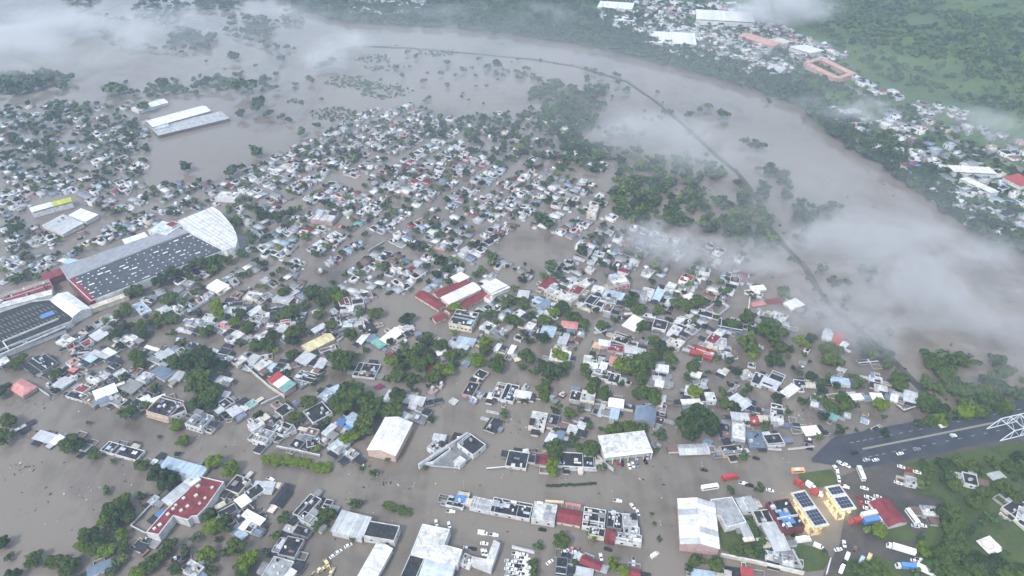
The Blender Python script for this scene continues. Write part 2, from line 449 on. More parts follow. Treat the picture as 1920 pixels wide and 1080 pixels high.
def building(A, B, C, h, st, rc, wc, ext='', name=None, label=None, cat='house', noun='house', base=0.0, group=None):
    rs = random.Random(hash((A, B, C)) & 0xffffff)
    low = cat in ('house', 'shed') and label is None
    if low and 'W' not in ext: h = max(1.4, h * .68) if h > 1.6 else h
    mid, L, W, rz = rect(A, B, C, h + base)
    t = thing(name or 'house', (mid.x, mid.y, base), rz, label, cat, group)
    px, py = proj(mid.x, mid.y, h + base)
    z0 = -.6
    rm, wm, sm = mat('roof', rc), mat('wall', wc), mat('sheet', rc)
    x, y = L / 2, W / 2
    top = h
    if st == 'f':
        rim = .5 if h > 2 else .3
        P = [(-x, -y), (x, -y), (x, y), (-x, y)]
        V, F, Q = ring_wall(P, z0, h - rim - .1, h, .34 if min(L, W) > 6 else .24)
        part('wall', V, F, wm, t)
        V, F = [], []
        q = Q[2]
        box(V, F, -q[0] - .1, -q[1] - .1, h - rim - .3, q[0] + .1, q[1] + .1, h - rim)
        part('roof', V, F, rm, t)
        zr = h - rim
        ar = L * W
        # an upper storey or a covered corner on the larger roofs
        if ar > 60 and 'x' not in ext and rc not in 'DRNUE' and rs.random() < .7:
            for _ in range(1 + (ar > 200)):
                a, b = rs.uniform(.25, .45) * L, rs.uniform(.25, .45) * W
                a, b = min(a, 7), min(b, 7)
                cx, cy = rs.choice([-1, 1]) * (x - a/2 - .5), rs.choice([-1, 1]) * (y - b/2 - .5)
                zz = zr + rs.uniform(1.0, 2.8)
                V, F = [], []
                box(V, F, cx - a/2, cy - b/2, zr, cx + a/2, cy + b/2, zz)
                ro = part('upper_room', V, F, mat('wall', rs.choice([wc, wc, 'W', 'L'])), t)
                V, F = [], []
                box(V, F, cx - a/2 - .25, cy - b/2 - .25, zz, cx + a/2 + .25, cy + b/2 + .25, zz + .18, True)
                part('upper_roof', V, F, mat('roof', rs.choice(ROOFC)), ro)
        if 'n' not in ext:
            clutter(t, L, W, zr, rs, min(12, 1 + int(ar / 45)) + 7 * ext.count('k'))
    elif st in 'mc':
        V, F = [], []
        sl = 0 if st == 'c' else min(1.4, W * .07) * rs.choice([1, 1, -1])
        lo = h - max(0, -sl) - .15
        box(V, F, -x, -y, z0, x, y, h - max(.0, abs(sl)) - .16)
        part('wall', V, F, wm, t)
        zl, zh = (h - abs(sl), h) if sl >= 0 else (h, h - abs(sl))
        quad = [(-x-.45, -y-.45, zl), (x+.45, -y-.45, zl), (x+.45, y+.45, zh), (-x-.45, y+.45, zh)]
        if L > 13 and st == 'm':
            panels(t, quad, int(L / 3.4), .1, sm, rs=rs)
        else:
            V, F = [], []
            slab(V, F, L, W, 0, .14, .45, 0)
            V = [(p[0], p[1], p[2] + (zl if p[1] < 0 else zh)) for p in V]
            part('roof', V, F, sm if st == 'm' else rm, t)
        if st == 'c' and L * W > 60 and 'n' not in ext: clutter(t, L, W, h + .14, rs, 2)
    elif st == 's':
        rise = min(2.6, .16 * min(L, W))
        lw = L >= W                                   # ridge along the longer side
        a, b = (x, y) if lw else (y, x)
        def o(p): return p if lw else (-p[1], p[0], p[2])
        ze = h - rise
        V = [o(p) for p in [(-a, -b, z0), (a, -b, z0), (a, b, z0), (-a, b, z0), (-a, -b, ze), (a, -b, ze), (a, b, ze), (-a, b, ze), (-a, 0, h - .05), (a, 0, h - .05)]]
        part('wall', V, [(0, 1, 5, 4), (1, 2, 6, 9, 5), (2, 3, 7, 6), (3, 0, 4, 8, 7)], wm, t)
        k = max(1, int(2 * a / 3.6)) if a > 7 else 1
        e = .5
        mm = sm
        if 'q' in ext: mm = [sm, sm, mat('sheet', 'L'), sm, sm]
        s1 = part('roof', *([[o((-a-.2, -.15, h)), o((a+.2, -.15, h)), o((a+.2, .15, h)), o((-a-.2, .15, h)), o((-a-.2, -.15, h+.16)), o((a+.2, -.15, h+.16)), o((a+.2, .15, h+.16)), o((-a-.2, .15, h+.16))],
                            [(0, 1, 5, 4), (1, 2, 6, 5), (2, 3, 7, 6), (3, 0, 4, 7), (4, 5, 6, 7)]]), sm, t)
        dz = rise * e / b
        panels(s1, [o((-a-.4, -b-e, ze-dz)), o((a+.4, -b-e, ze-dz)), o((a+.4, 0, h)), o((-a-.4, 0, h))], k, .1, mm, rs=rs)
        panels(s1, [o((a+.4, b+e, ze-dz)), o((-a-.4, b+e, ze-dz)), o((-a-.4, 0, h)), o((a+.4, 0, h))], k, .1, mm, rs=rs)
        top = ze
    elif st == 'r':
        V, F = [], []
        box(V, F, -x, -y, z0, x, y, h - 2.2); part('wall', V, F, wm, t)
        r = min(x, y) * .85
        z1 = h - 2.3
        V = [(-x-.6, -y-.6, z1), (x+.6, -y-.6, z1), (x+.6, y+.6, z1), (-x-.6, y+.6, z1), (-x+r, 0, h), (x-r, 0, h)] if L >= W else \
            [(-x-.6, -y-.6, z1), (x+.6, -y-.6, z1), (x+.6, y+.6, z1), (-x-.6, y+.6, z1), (0, -y+r, h), (0, y-r, h)]
        F = [(0, 1, 5, 4), (1, 2, 5), (2, 3, 4, 5), (3, 0, 4)] if L >= W else [(0, 1, 4), (1, 2, 5, 4), (2, 3, 5), (3, 0, 4, 5)]
        part('roof', V, F + [(3, 2, 1, 0)], sm, t)
        top = h - 2.4
    elif st == 'w':
        P = [(-x, -y), (x, -y), (x, y), (-x, y)]
        V, F, Q = ring_wall(P, z0, -.6, h, .35)
        part('wall', V, F, wm, t)
    if low and h > 1.2:                              # lean-tos, yard rooms and yard walls built on to the house
        for _ in range(rs.choice([3, 4, 4, 5])):
            sd_ = rs.choice('lrfb')
            a, b_, hh = rs.uniform(2.4, 6.8), rs.uniform(2.2, 6.0), max(.9, h * rs.uniform(.45, .9))
            if sd_ in 'lr':
                s_ = -1 if sd_ == 'l' else 1
                x0, x1 = (-x - a, -x - .01) if s_ < 0 else (x + .01, x + a)
                yc = rs.uniform(-y, y) * .6; y0, y1 = yc - b_/2, yc + b_/2
            else:
                xc = rs.uniform(-x, x) * .6; x0, x1 = xc - a/2, xc + a/2
                y0, y1 = (-y - b_, -y - .01) if sd_ == 'f' else (y + .01, y + b_)
            if rs.random() < .66:
                V, F = [], []; box(V, F, x0, y0, z0, x1, y1, hh)
                an = part('annex', V, F, mat('wall', rs.choice('WLGGGHN')), t)
                V, F = [], []; box(V, F, x0 - .2, y0 - .2, hh, x1 + .2, y1 + .2, hh + .12, True)
                part('annex_roof', V, F, mat(rs.choice(['roof', 'sheet']), rs.choice('DDDDDGGLNUH')), an)
            else:
                V, F, Q = ring_wall([(x0, y0), (x1, y0), (x1, y1), (x0, y1)], z0, z0, hh * .8, .22)
                part('yard_wall', V, F, mat('wall', rs.choice('WLHG')), t)
    if h >= 2.6 and st != 'w' and 'v' not in ext:
        add_windows(t, L, W, .3, top - (.7 if st == 'f' else 1.1), rs, dens=(1.4 if 'W' in ext else .7))
    if label is None:
        if st == 'w': d = f'{CNAME[wc]} roofless walled'
        elif st == 'f' and wc != rc and wc not in 'WLG': d = f'{CNAME[wc]}-walled {CNAME[rc]} flat-roofed'
        else: d = f'{CNAME[rc]} {STYLE_DESC[st]}'
        defer(t, d, noun, px, py)
    return t, L, W
def poly_building(pts, h, rc, wc, name, label, cat, rim=.6, ext='', base=0.0, sheet=False):
    P = [G(x, y, h + base) for x, y in pts]
    if area2(P) < 0: P = P[::-1]
    cx, cy = sum(p[0] for p in P) / len(P), sum(p[1] for p in P) / len(P)
    P = [(p[0] - cx, p[1] - cy) for p in P]
    for p in P: FOOT.append((cx + p[0] * .6, cy + p[1] * .6, 12, 0, 0, 0))
    t = thing(name, (cx, cy, base), 0, label, cat)
    V, F, Q = ring_wall(P, -.6, h - rim - .1, h, .5)
    part('wall', V, F, mat('wall', wc), t)
    n = len(Q)
    V = [(x, y, h - rim) for x, y in Q] + [(x, y, h - rim - .3) for x, y in Q]
    part('roof', V, [tuple(range(n))] + [(i, n + i, n + (i+1) % n, (i+1) % n) for i in range(n)], mat('sheet' if sheet else 'roof', rc), t)
    return t, P, cx, cy
def wall_line(pts, h, c, label, t=.4, base=0, name='boundary_wall', cat='wall'):
    P = [G(x, y, h + base) for x, y in pts]
    o = thing(name, (P[0][0], P[0][1], base), 0, label, cat)
    for i in range(len(P) - 1):
        V, F = [], []
        a = (P[i][0] - P[0][0], P[i][1] - P[0][1]); b = (P[i+1][0] - P[0][0], P[i+1][1] - P[0][1])
        bar(V, F, (*a, h / 2 - .3), (*b, h / 2 - .3), t, h + .6)
        part('wall_section', V, F, mat('wall', c), o)
        V, F = [], []
        bar(V, F, (*a, h + .09), (*b, h + .09), t + .14, .14)
        part('coping', V, F, mat('wall', 'W' if c != 'W' else 'L'), o)
    return o

HOUSES = """
103,641 122,649 133,631 4 f W W
134,640 149,641 150,626 3 f G G
127,656 141,651 133,641 3.5 f R W
158,651 176,642 167,634 4 f R W
167,628 182,638 190,616 4 m L W
227,630 248,640 240,622 5 f W W
210,637 244,650 232,636 3 f L W
157,672 170,679 176,668 4 m S L
168,662 198,673 190,660 4 m L L
191,658 208,667 211,656 4 m W W
142,668 165,666 150,655 3 f D L
122,680 133,686 145,672 4 f P W
123,694 138,699 130,684 4 f P R
50,677 78,697 95,670 4 f D G k
75,704 95,714 105,694 3 f D G
98,722 116,728 130,708 4 m L W
0,687 20,678 10,668 4 f W W
247,572 265,590 283,580 4 f S W
290,580 302,590 318,576 4 f W T
256,566 280,572 290,560 3 f D G
195,691 208,698 228,685 3 f D G
160,710 180,719 185,704 4 f W W
178,704 195,713 203,698 4 f W G
210,701 222,709 235,693 4 f W W
253,711 272,717 282,699 5 f W W
240,701 255,704 265,690 3 f N W
281,697 308,713 313,690 4 m U W
271,651 295,658 277,648 3 m W W
290,668 302,676 318,655 3 m L G
275,673 298,683 290,668 3 f G W
197,600 215,604 208,592 3 f W W
384,537 407,548 415,528 5 m W W
431,556 446,559 440,546 4 f N O
454,559 482,563 470,546 4 f W Y
498,561 512,553 500,548 4 f G W
510,563 541,568 535,553 4 m L W
543,558 562,546 550,545 4 m L W
346,608 366,613 362,597 4 f L W
377,598 398,601 390,588 4 f W W
372,611 392,613 385,602 3 f U W
388,614 400,617 405,605 3 f W W
402,613 425,619 415,603 4 f P W
410,621 433,616 420,608 3 f N W
358,622 378,628 370,610 3 f D G
337,621 357,626 340,617 1.5 c W W
420,586 440,589 432,575 4 f W W
410,576 455,573 430,566 4 f D G
446,586 462,583 452,575 4 f W G
462,586 471,591 488,574 4 m L W
490,595 505,593 495,586 4 f W W
468,601 485,604 478,590 4 f G W
500,586 522,581 510,576 3 f D G
497,614 512,613 505,605 4 f W P
420,635 437,642 450,621 5 f W W
540,601 565,604 570,590 4 f D G
526,614 545,611 540,598 4 f R W
515,619 530,623 530,608 4 m L W
530,623 543,621 538,613 3 f T W
478,631 487,637 500,620 5 f W W
468,637 478,641 473,628 4 f W O
583,617 590,623 602,603 4 m L W
620,606 640,601 630,593 4 f D G
628,613 642,609 635,600 4 f W W
553,674 573,683 588,665 4 m L W
588,688 603,691 612,673 4 m L W
600,661 630,651 610,651 4 f N W
390,661 400,665 400,653 4 m W W
400,668 420,672 425,652 4 f D G
347,651 372,656 365,642 3 f D U
412,673 430,678 425,665 4 f L W
433,679 445,686 452,665 5 f W Y
457,681 472,685 480,665 4 m L W
487,676 503,673 493,665 4 f L W
475,686 487,694 495,677 5 c W W
497,693 520,699 510,680 4 m S W
515,688 530,691 530,680 5 f D G
523,699 545,691 532,685 4 m L W
550,709 585,718 580,697 4 f D W k
400,716 425,723 420,705 4 f W W
320,709 335,713 335,695 4 m L W
638,573 657,568 648,557 5 f R W
637,584 662,583 650,572 6 f W W
660,571 682,568 670,557 4 f D W
663,554 682,559 680,543 4 f W W
680,561 700,556 690,547 4 f G O
640,614 662,613 650,600 4 f W G
660,611 683,607 670,598 4 f L W
685,626 707,619 695,605 4 f D D
667,641 677,644 683,629 4 m W W
690,641 708,633 700,627 3 m U G
695,641 712,653 715,638 3 m T G
712,634 728,643 748,618 5 m W W
745,638 762,631 755,620 4 f D W
755,623 772,614 762,608 4 f L W
770,626 785,621 778,615 3 f N P
660,704 702,709 728,685 3.5 f D W k
838,646 875,656 883,648 4 m L W
855,641 887,647 875,632 4 m S W
821,666 838,661 828,656 4 m W W
803,698 822,693 810,685 4 m R W
925,656 932,658 932,643 4 m W W
952,661 960,663 960,647 4 m W W
887,703 905,711 913,697 4 f D W
898,613 917,622 927,608 5 f W W
905,575 918,584 914,568 4 f D W
1008,534 1025,541 1040,522 5 s R W
1050,531 1072,541 1075,525 5 f W W
1065,546 1085,553 1092,537 5 f R W
1085,531 1100,538 1110,525 4 f W W
1108,544 1130,549 1125,536 4 f W W
1130,554 1165,563 1155,545 4 m S W
1152,536 1182,531 1190,510 6 f W P W
1095,566 1115,573 1118,555 5 f D W
1113,578 1128,581 1130,563 4 m L W
1135,566 1155,569 1150,555 5 f G W
1082,573 1107,583 1112,573 4 f W Y
1130,581 1145,585 1155,573 4 f N W
1150,576 1168,581 1165,569 3 f N G
1165,571 1175,575 1172,566 3 f W W
1200,553 1222,558 1232,543 5 f W W
1222,559 1236,563 1253,543 3 m S L
1245,541 1262,546 1262,530 6 f W W
1167,608 1190,619 1213,602 4 m W W
1160,601 1190,599 1180,590 3 f D G
1205,594 1230,598 1220,587 4 f W G
1222,613 1248,619 1257,603 5 f D W
1250,624 1268,631 1276,613 5 f W W
1265,604 1280,608 1275,595 4 f W W
1248,641 1273,653 1276,636 4 f W Y
997,563 1010,569 1020,560 4 m S W
1005,574 1030,576 1030,562 4 m U W
1018,584 1028,591 1036,578 6 f W Y
960,588 972,595 980,582 6 f W W
970,556 990,558 985,545 4 m L W
983,613 998,618 1000,605 5 f W W
995,629 1006,633 1012,607 4 f D G
1013,623 1038,628 1038,613 5 m S W
1052,614 1082,617 1070,602 4 m P W
1045,643 1061,646 1071,622 4 m L W
1115,613 1125,623 1130,610 3 f G W
1112,649 1130,653 1120,643 3 m O O
1122,646 1143,649 1135,638 4 m W W
1138,656 1168,661 1160,646 4 f R P
1172,661 1200,664 1195,652 4 m L G
1145,636 1175,646 1175,628 5 f D W k
1170,646 1195,651 1190,640 4 f G W
1030,673 1067,678 1055,658 4 m W W
1093,681 1118,684 1121,668 4 f W W
1120,681 1133,683 1135,670 4 f L W
1102,689 1120,691 1115,681 4 m W W
1123,691 1135,694 1138,681 4 m W W
1142,681 1158,684 1158,671 4 m P W
1108,704 1140,713 1140,695 4 f G W k
1135,714 1160,719 1155,700 4 f D W
1230,695 1253,698 1255,685 5 m W W
1225,712 1240,713 1233,705 3 m L W
1228,723 1243,726 1240,714 4 m W W
1228,705 1250,707 1240,697 3 f D G
960,671 972,668 965,662 3 f W G
1281,554 1292,563 1290,545 5 m W W
1307,589 1335,596 1320,580 3 f D W
1283,618 1299,627 1303,609 4 f G W
1275,606 1285,611 1290,597 4 f D W
1345,614 1393,623 1390,604 4 f D U
1335,625 1350,633 1358,620 4 f W W
1322,638 1340,646 1348,628 5 f R W
1345,646 1362,649 1366,635 4 f L W
1325,649 1345,654 1340,643 4 f W Y
1292,661 1335,675 1347,660 4 f E R
1350,663 1372,666 1368,652 3 f U W
1358,671 1375,669 1367,660 4 f L W
1412,545 1437,542 1425,535 4 m W W
1413,575 1436,571 1420,565 .6 m P P
1442,569 1468,566 1455,560 .7 m R R
1470,567 1486,579 1490,558 5 m W W
1440,596 1468,607 1478,592 4 f W W k
1448,610 1478,618 1470,605 3 f G W
1541,633 1558,638 1557,622 4 m V W
1557,644 1577,651 1597,632 4 m E W
1570,651 1580,656 1592,645 4 m W W
1295,703 1312,708 1308,696 4 m W W
1345,697 1360,704 1348,692 2 c W W
1393,709 1412,706 1403,700 4 f L W
1408,716 1428,723 1435,703 5 f D W
1425,719 1455,731 1465,718 5 m L P
1440,709 1465,719 1470,702 4 f D W
1490,721 1512,723 1500,712 4 f D W
1560,719 1595,723 1580,708 4 m S W
1612,684 1650,681 1630,673 2 f D G
1630,713 1655,719 1645,706 4 f W W
122,742 153,751 140,733 4 f D V
137,731 155,737 162,722 4 f R W
155,751 168,756 172,738 5 f N O
180,749 220,733 200,724 6 m W W
222,726 246,737 255,715 4 m G G
202,753 223,762 222,742 4 f G H
243,756 262,763 282,735 4 f D G
267,753 282,746 272,742 5 m W W
280,761 312,749 305,740 5 m W W
28,809 50,798 35,800 2 f W S
60,821 90,830 100,814 3 m L W
93,828 102,833 113,816 3 m W W
115,826 150,836 160,822 3 f D G
147,843 160,847 172,833 2 f G W
187,844 255,863 272,845 4 f D W k
282,868 290,871 292,862 2 m W W
300,873 375,894 388,877 5 m S W
330,894 363,911 375,895 4 m L W
346,794 377,804 408,782 5.5 f G W kW
412,786 435,781 425,772 3 f D D
407,756 420,766 440,752 5 f D W
424,769 436,781 453,770 4 m L W
415,742 425,744 430,735 4 m W W
458,758 468,766 484,755 3 f T W
514,769 530,781 551,767 6 f D Y
463,796 475,807 493,790 5.5 f W W W
471,823 497,831 528,813 5.5 f G W kW
505,806 530,816 545,795 6 f D W k
530,817 556,806 546,796 5 f G W
568,771 587,793 620,770 5 f D W
595,743 612,751 625,732 5 f S W
610,751 630,746 620,735 4 f W S
618,739 640,729 630,722 4 m S W
540,836 560,843 575,828 3 f D G
570,813 590,818 597,805 5 f N Y
575,839 600,834 590,822 3 f D W
603,811 612,816 627,797 4 m L W
630,796 642,798 640,785 4 m B W
645,801 655,806 660,795 3 m B W
642,788 660,799 665,775 4 m S W
613,839 634,852 640,822 4 f V W
642,851 660,863 668,845 4 f W U k
755,753 792,759 808,747 4 m L W
717,751 735,755 733,732 4 m L W
798,761 815,758 810,748 3 f D G
765,786 795,796 805,770 2 f G G
907,804 927,811 922,783 3 c D W
866,738 886,743 895,718 5 f D P
913,746 922,748 925,737 4 c W W
920,743 937,747 945,718 5 f D W k
938,748 962,753 970,722 5 f D W k
947,873 986,879 985,848 4 f D W
963,743 993,748 998,735 5 m W W
1088,750 1114,754 1120,735 6 f W Y
1067,748 1087,752 1092,735 4 f D Y
1141,760 1168,764 1170,750 6 m W W
1143,782 1158,785 1160,767 4 m S W
1120,778 1127,780 1131,758 3 m L W
1228,793 1243,797 1243,783 3 f D P
1230,769 1248,773 1245,758 3 f G P
1237,751 1247,753 1247,742 3 m L W
990,801 1020,806 1031,775 5 f W H k
1026,794 1045,798 1048,778 4 f D G
1002,871 1032,873 1030,850 4 f R G n
1045,873 1118,877 1110,850 4 f D W k
1062,808 1080,813 1078,797 4 f W W
1080,801 1095,806 1090,790 4 f W W
1022,826 1035,831 1040,815 3 m L G
1040,819 1055,823 1058,810 3 m U W
975,853 992,851 985,843 3 c W W
1275,850 1332,848 1322,830 4 s L P
1348,821 1370,824 1372,795 4 f D U
1372,821 1398,826 1400,795 6 f W L W
1358,854 1398,849 1400,830 5 f D O k
1373,786 1405,789 1406,775 5 m L W
1407,793 1425,794 1423,780 4 f E R
1405,837 1436,838 1440,808 4 f U U
1441,836 1473,833 1460,812 4 f D W
1445,772 1466,777 1460,758 6 f D W
1446,788 1470,792 1477,773 6 f W W k
1397,771 1415,776 1412,760 4 f D G
1363,748 1390,769 1402,753 5 m L W
1325,751 1344,751 1343,735 7 f W V
1283,739 1303,743 1300,725 5 f W W
1308,731 1328,728 1318,718 4 f L W
1280,758 1318,756 1312,748 4 m W L
1283,773 1330,774 1333,758 4 f U G
1464,733 1479,743 1485,719 5 m W W
1518,761 1535,766 1530,752 4 f W G
1575,746 1608,743 1600,735 4 m L T
1553,781 1568,788 1565,775 3 m T W
1512,816 1540,813 1530,798 4 m W D
1487,804 1503,806 1498,792 3 f D G
1507,829 1525,833 1520,818 2 f D G
1600,749 1620,747 1615,738 4 m W W
1637,749 1658,750 1655,738 4 m W W
1670,749 1682,753 1680,741 4 m W W
1695,749 1720,756 1723,738 4 m L W
1640,729 1665,734 1655,722 4 f W W
1632,803 1642,811 1648,800 2 f D W
165,1081 208,1063 195,1052 4 m U W
253,1030 262,1035 276,1020 3 m W W
263,1015 275,1019 283,1005 4 f D G
292,966 297,969 305,955 1.5 m B W
275,941 285,946 292,928 3 f S W
420,916 447,926 460,895 5 f D H
470,937 498,918 488,903 4 f D W
492,911 512,913 500,903 4 m L W
440,938 453,951 464,932 5 m W W
405,956 437,939 452,953 5 f D G x
435,966 448,983 458,958 5 f D G x
453,966 487,984 500,975 5 m W S
448,989 457,993 478,975 5 m W S
458,994 470,998 485,985 4 f D W
440,1001 453,1011 455,995 3 m S W
505,942 525,949 550,922 4 s D W
548,962 582,925 612,925 6 f D W x
558,971 585,986 597,972 6 f G W
603,951 617,954 627,938 4 f D W
548,999 577,1008 587,993 4 f D G
533,994 545,996 540,988 3 f N W
520,1039 552,1046 577,1012 5 f D L x
490,1080 514,1042 553,1050 5 f L W x
533,1081 546,1066 557,1069 5.5 m W W
519,1026 527,1029 535,1013 3 m L W
338,1068 358,1048 387,1060 5 f W W k
320,1056 340,1049 330,1042 3 f D G
835,946 868,953 872,935 4 f D W k
853,938 870,941 868,930 4.6 m B W
1087,1053 1124,1068 1130,1055 4 s R W
1080,1076 1110,1082 1120,1070 3 m L W
1165,1076 1200,1082 1205,1068 4 s R W
1040,1079 1062,1082 1060,1045 3 f D U
1422,982 1452,979 1433,955 4 f D W
1453,1031 1482,1028 1452,979 5 m L W
1392,959 1421,954 1410,930 5 c L W
1397,1007 1412,1005 1400,980 3 m L W
1435,1048 1462,1054 1455,1035 3 f W W k
1467,1059 1490,1064 1487,1042 3.5 f W S k
1391,1079 1412,1082 1410,1067 3 c E R
1298,1081 1340,1087 1345,1073 3 m S D
1358,1079 1372,1082 1370,1070 3 f W W
1732,966 1763,969 1765,950 4 f W L k
1905,968 1924,977 1927,955 4 f W W
1878,950 1910,975 1925,945 4 f D H
1808,905 1836,912 1842,893 5 f D W
1862,900 1886,895 1880,882 5 m L W
1700,905 1720,910 1724,897 5 f L W
"""

# ---------------------------------------------------------------- setting: flood, far bank, roads
def sheet(name, P, z, m, kind='structure'):
    if area2(P) < 0: P = P[::-1]
    o = bpy.data.objects.new(name, mesh(name, [(x, y, z if not callable(z) else z(x, y)) for x, y in P], [tuple(range(len(P)))], m))
    col.objects.link(o); o['kind'] = kind
    return o
m, n, l, b = new_mat('muddy_floodwater')
geo = n.new('ShaderNodeNewGeometry')
t1 = n.new('ShaderNodeTexNoise'); t1.inputs['Scale'].default_value = .0045; t1.inputs['Detail'].default_value = 6; t1.inputs['Roughness'].default_value = .6; t1.inputs['Distortion'].default_value = .8
t2 = n.new('ShaderNodeTexNoise'); t2.inputs['Scale'].default_value = .035; t2.inputs['Detail'].default_value = 7; t2.inputs['Distortion'].default_value = 1.5
l.new(geo.outputs['Position'], t1.inputs['Vector']); l.new(geo.outputs['Position'], t2.inputs['Vector'])
ad = n.new('ShaderNodeMath'); ad.operation = 'MULTIPLY_ADD'; ad.inputs[1].default_value = .42
l.new(t2.outputs['Fac'], ad.inputs[0]); l.new(t1.outputs['Fac'], ad.inputs[2])
cr = n.new('ShaderNodeValToRGB')
e = cr.color_ramp.elements
e[0].position = .72; e[0].color = (.090, .077, .064, 1)
e[1].position = 1.0; e[1].color = (.190, .166, .140, 1)
t4 = n.new('ShaderNodeTexNoise'); t4.inputs['Scale'].default_value = .02; t4.inputs['Detail'].default_value = 7; t4.inputs['Roughness'].default_value = .7
mp4 = n.new('ShaderNodeMapping'); mp4.inputs['Scale'].default_value = (3.2, .55, 1); mp4.inputs['Rotation'].default_value = (0, 0, -.65); l.new(geo.outputs['Position'], mp4.inputs['Vector']); l.new(mp4.outputs['Vector'], t4.inputs['Vector'])
ad4 = n.new('ShaderNodeMath'); ad4.operation = 'MULTIPLY_ADD'; ad4.inputs[1].default_value = .5; l.new(t4.outputs['Fac'], ad4.inputs[0]); l.new(ad.outputs[0], ad4.inputs[2])
l.new(ad4.outputs[0], cr.inputs['Fac']); l.new(cr.outputs['Color'], b.inputs['Base Color'])
b.inputs['Roughness'].default_value = .08; b.inputs['IOR'].default_value = 1.33; b.inputs['Specular IOR Level'].default_value = .75
t3 = n.new('ShaderNodeTexNoise'); t3.inputs['Scale'].default_value = .25; t3.inputs['Detail'].default_value = 5
mp = n.new('ShaderNodeMapping'); mp.inputs['Scale'].default_value = (1, .45, 1); mp.inputs['Rotation'].default_value = (0, 0, .5)
l.new(geo.outputs['Position'], mp.inputs['Vector']); l.new(mp.outputs['Vector'], t3.inputs['Vector'])
bp = n.new('ShaderNodeBump'); bp.inputs['Strength'].default_value = .045; bp.inputs['Distance'].default_value = 1.0
l.new(t3.outputs['Fac'], bp.inputs['Height']); l.new(bp.outputs['Normal'], b.inputs['Normal'])
WATER = m
S = 4200
sheet('floodwater', [(-S, -1600), (S, -1600), (S, 2 * S - 2200), (-S, 2 * S - 2200)], 0.0, WATER)

def ground_mat(name, c1, c2, c3, sc):
    m, n, l, b = new_mat(name)
    g = n.new('ShaderNodeNewGeometry')
    a1 = n.new('ShaderNodeTexNoise'); a1.inputs['Scale'].default_value = sc; a1.inputs['Detail'].default_value = 7; a1.inputs['Roughness'].default_value = .65
    a2 = n.new('ShaderNodeTexNoise'); a2.inputs['Scale'].default_value = sc * 9; a2.inputs['Detail'].default_value = 6; a2.inputs['Roughness'].default_value = .7
    l.new(g.outputs['Position'], a1.inputs['Vector']); l.new(g.outputs['Position'], a2.inputs['Vector'])
    r1 = n.new('ShaderNodeValToRGB'); r1.color_ramp.elements[0].position = .38; r1.color_ramp.elements[1].position = .62
    r1.color_ramp.elements[0].color = (*c1, 1); r1.color_ramp.elements[1].color = (*c2, 1)
    l.new(a1.outputs['Fac'], r1.inputs['Fac'])
    mr = n.new('ShaderNodeMapRange'); mr.inputs['From Min'].default_value = .5; mr.inputs['From Max'].default_value = .68
    l.new(a2.outputs['Fac'], mr.inputs['Value'])
    mx = n.new('ShaderNodeMix'); mx.data_type = 'RGBA'; l.new(mr.outputs['Result'], mx.inputs['Factor'])
    l.new(r1.outputs['Color'], mx.inputs[6]); mx.inputs[7].default_value = (*c3, 1)
    l.new(mx.outputs[2], b.inputs['Base Color']); b.inputs['Roughness'].default_value = .9; b.inputs['Specular IOR Level'].default_value = .2
    return m
GRASS = ground_mat('rough_grass', (.035, .062, .022), (.075, .105, .032), (.10, .095, .05), .05)
HILLG = ground_mat('hill_pasture', (.045, .085, .03), (.085, .135, .042), (.11, .13, .05), .012)
ASPH = ground_mat('wet_asphalt', (.040, .046, .058), (.060, .066, .080), (.05, .055, .065), .08)
DIRT = ground_mat('trodden_yard', (.11, .10, .09), (.16, .145, .125), (.08, .075, .07), .09)
ROADG = ground_mat('grey_road', (.15, .15, .15), (.22, .215, .20), (.12, .12, .12), .06)

# the far bank: one grid of ground beyond the river, climbing into the hill
BANK = [(520, -30), (560, 22), (640, 46), (760, 52), (900, 62), (1000, 74), (1130, 99), (1280, 135), (1390, 166), (1500, 206), (1540, 250), (1590, 282), (1660, 322),
        (1740, 382), (1800, 432), (1860, 466), (1930, 486), (2200, 560)]
bg_pts = [G(x, y) for x, y in BANK]
V, F = [], []
ROWS = 46
edge = []
for i in range(len(bg_pts) - 1):
    for k in range(6):
        f = k / 6
        edge.append((bg_pts[i][0] * (1-f) + bg_pts[i+1][0] * f, bg_pts[i][1] * (1-f) + bg_pts[i+1][1] * f))
edge.append(bg_pts[-1])
far_dir = (.42, .91)
for j in range(ROWS):
    d = 15 + (j / (ROWS - 1)) ** 1.6 * 2600
    for i, (X, Y) in enumerate(edge):
        wob = 5 * math.sin(i * 1.7) + 4 * math.sin(i * .6) if j == 0 else 0
        x, y = X + far_dir[0] * (d + wob), Y + far_dir[1] * (d + wob)
        V.append((x, y, -.5 if j == 0 else bank_z(x, y)))
ne = len(edge)
for j in range(ROWS - 1):
    for i in range(ne - 1):
        F.append((j*ne+i, j*ne+i+1, (j+1)*ne+i+1, (j+1)*ne+i))
o = bpy.data.objects.new('far_bank', mesh('far_bank', V, F, HILLG)); col.objects.link(o); o['kind'] = 'structure'
for p in o.data.polygons: p.use_smooth = True

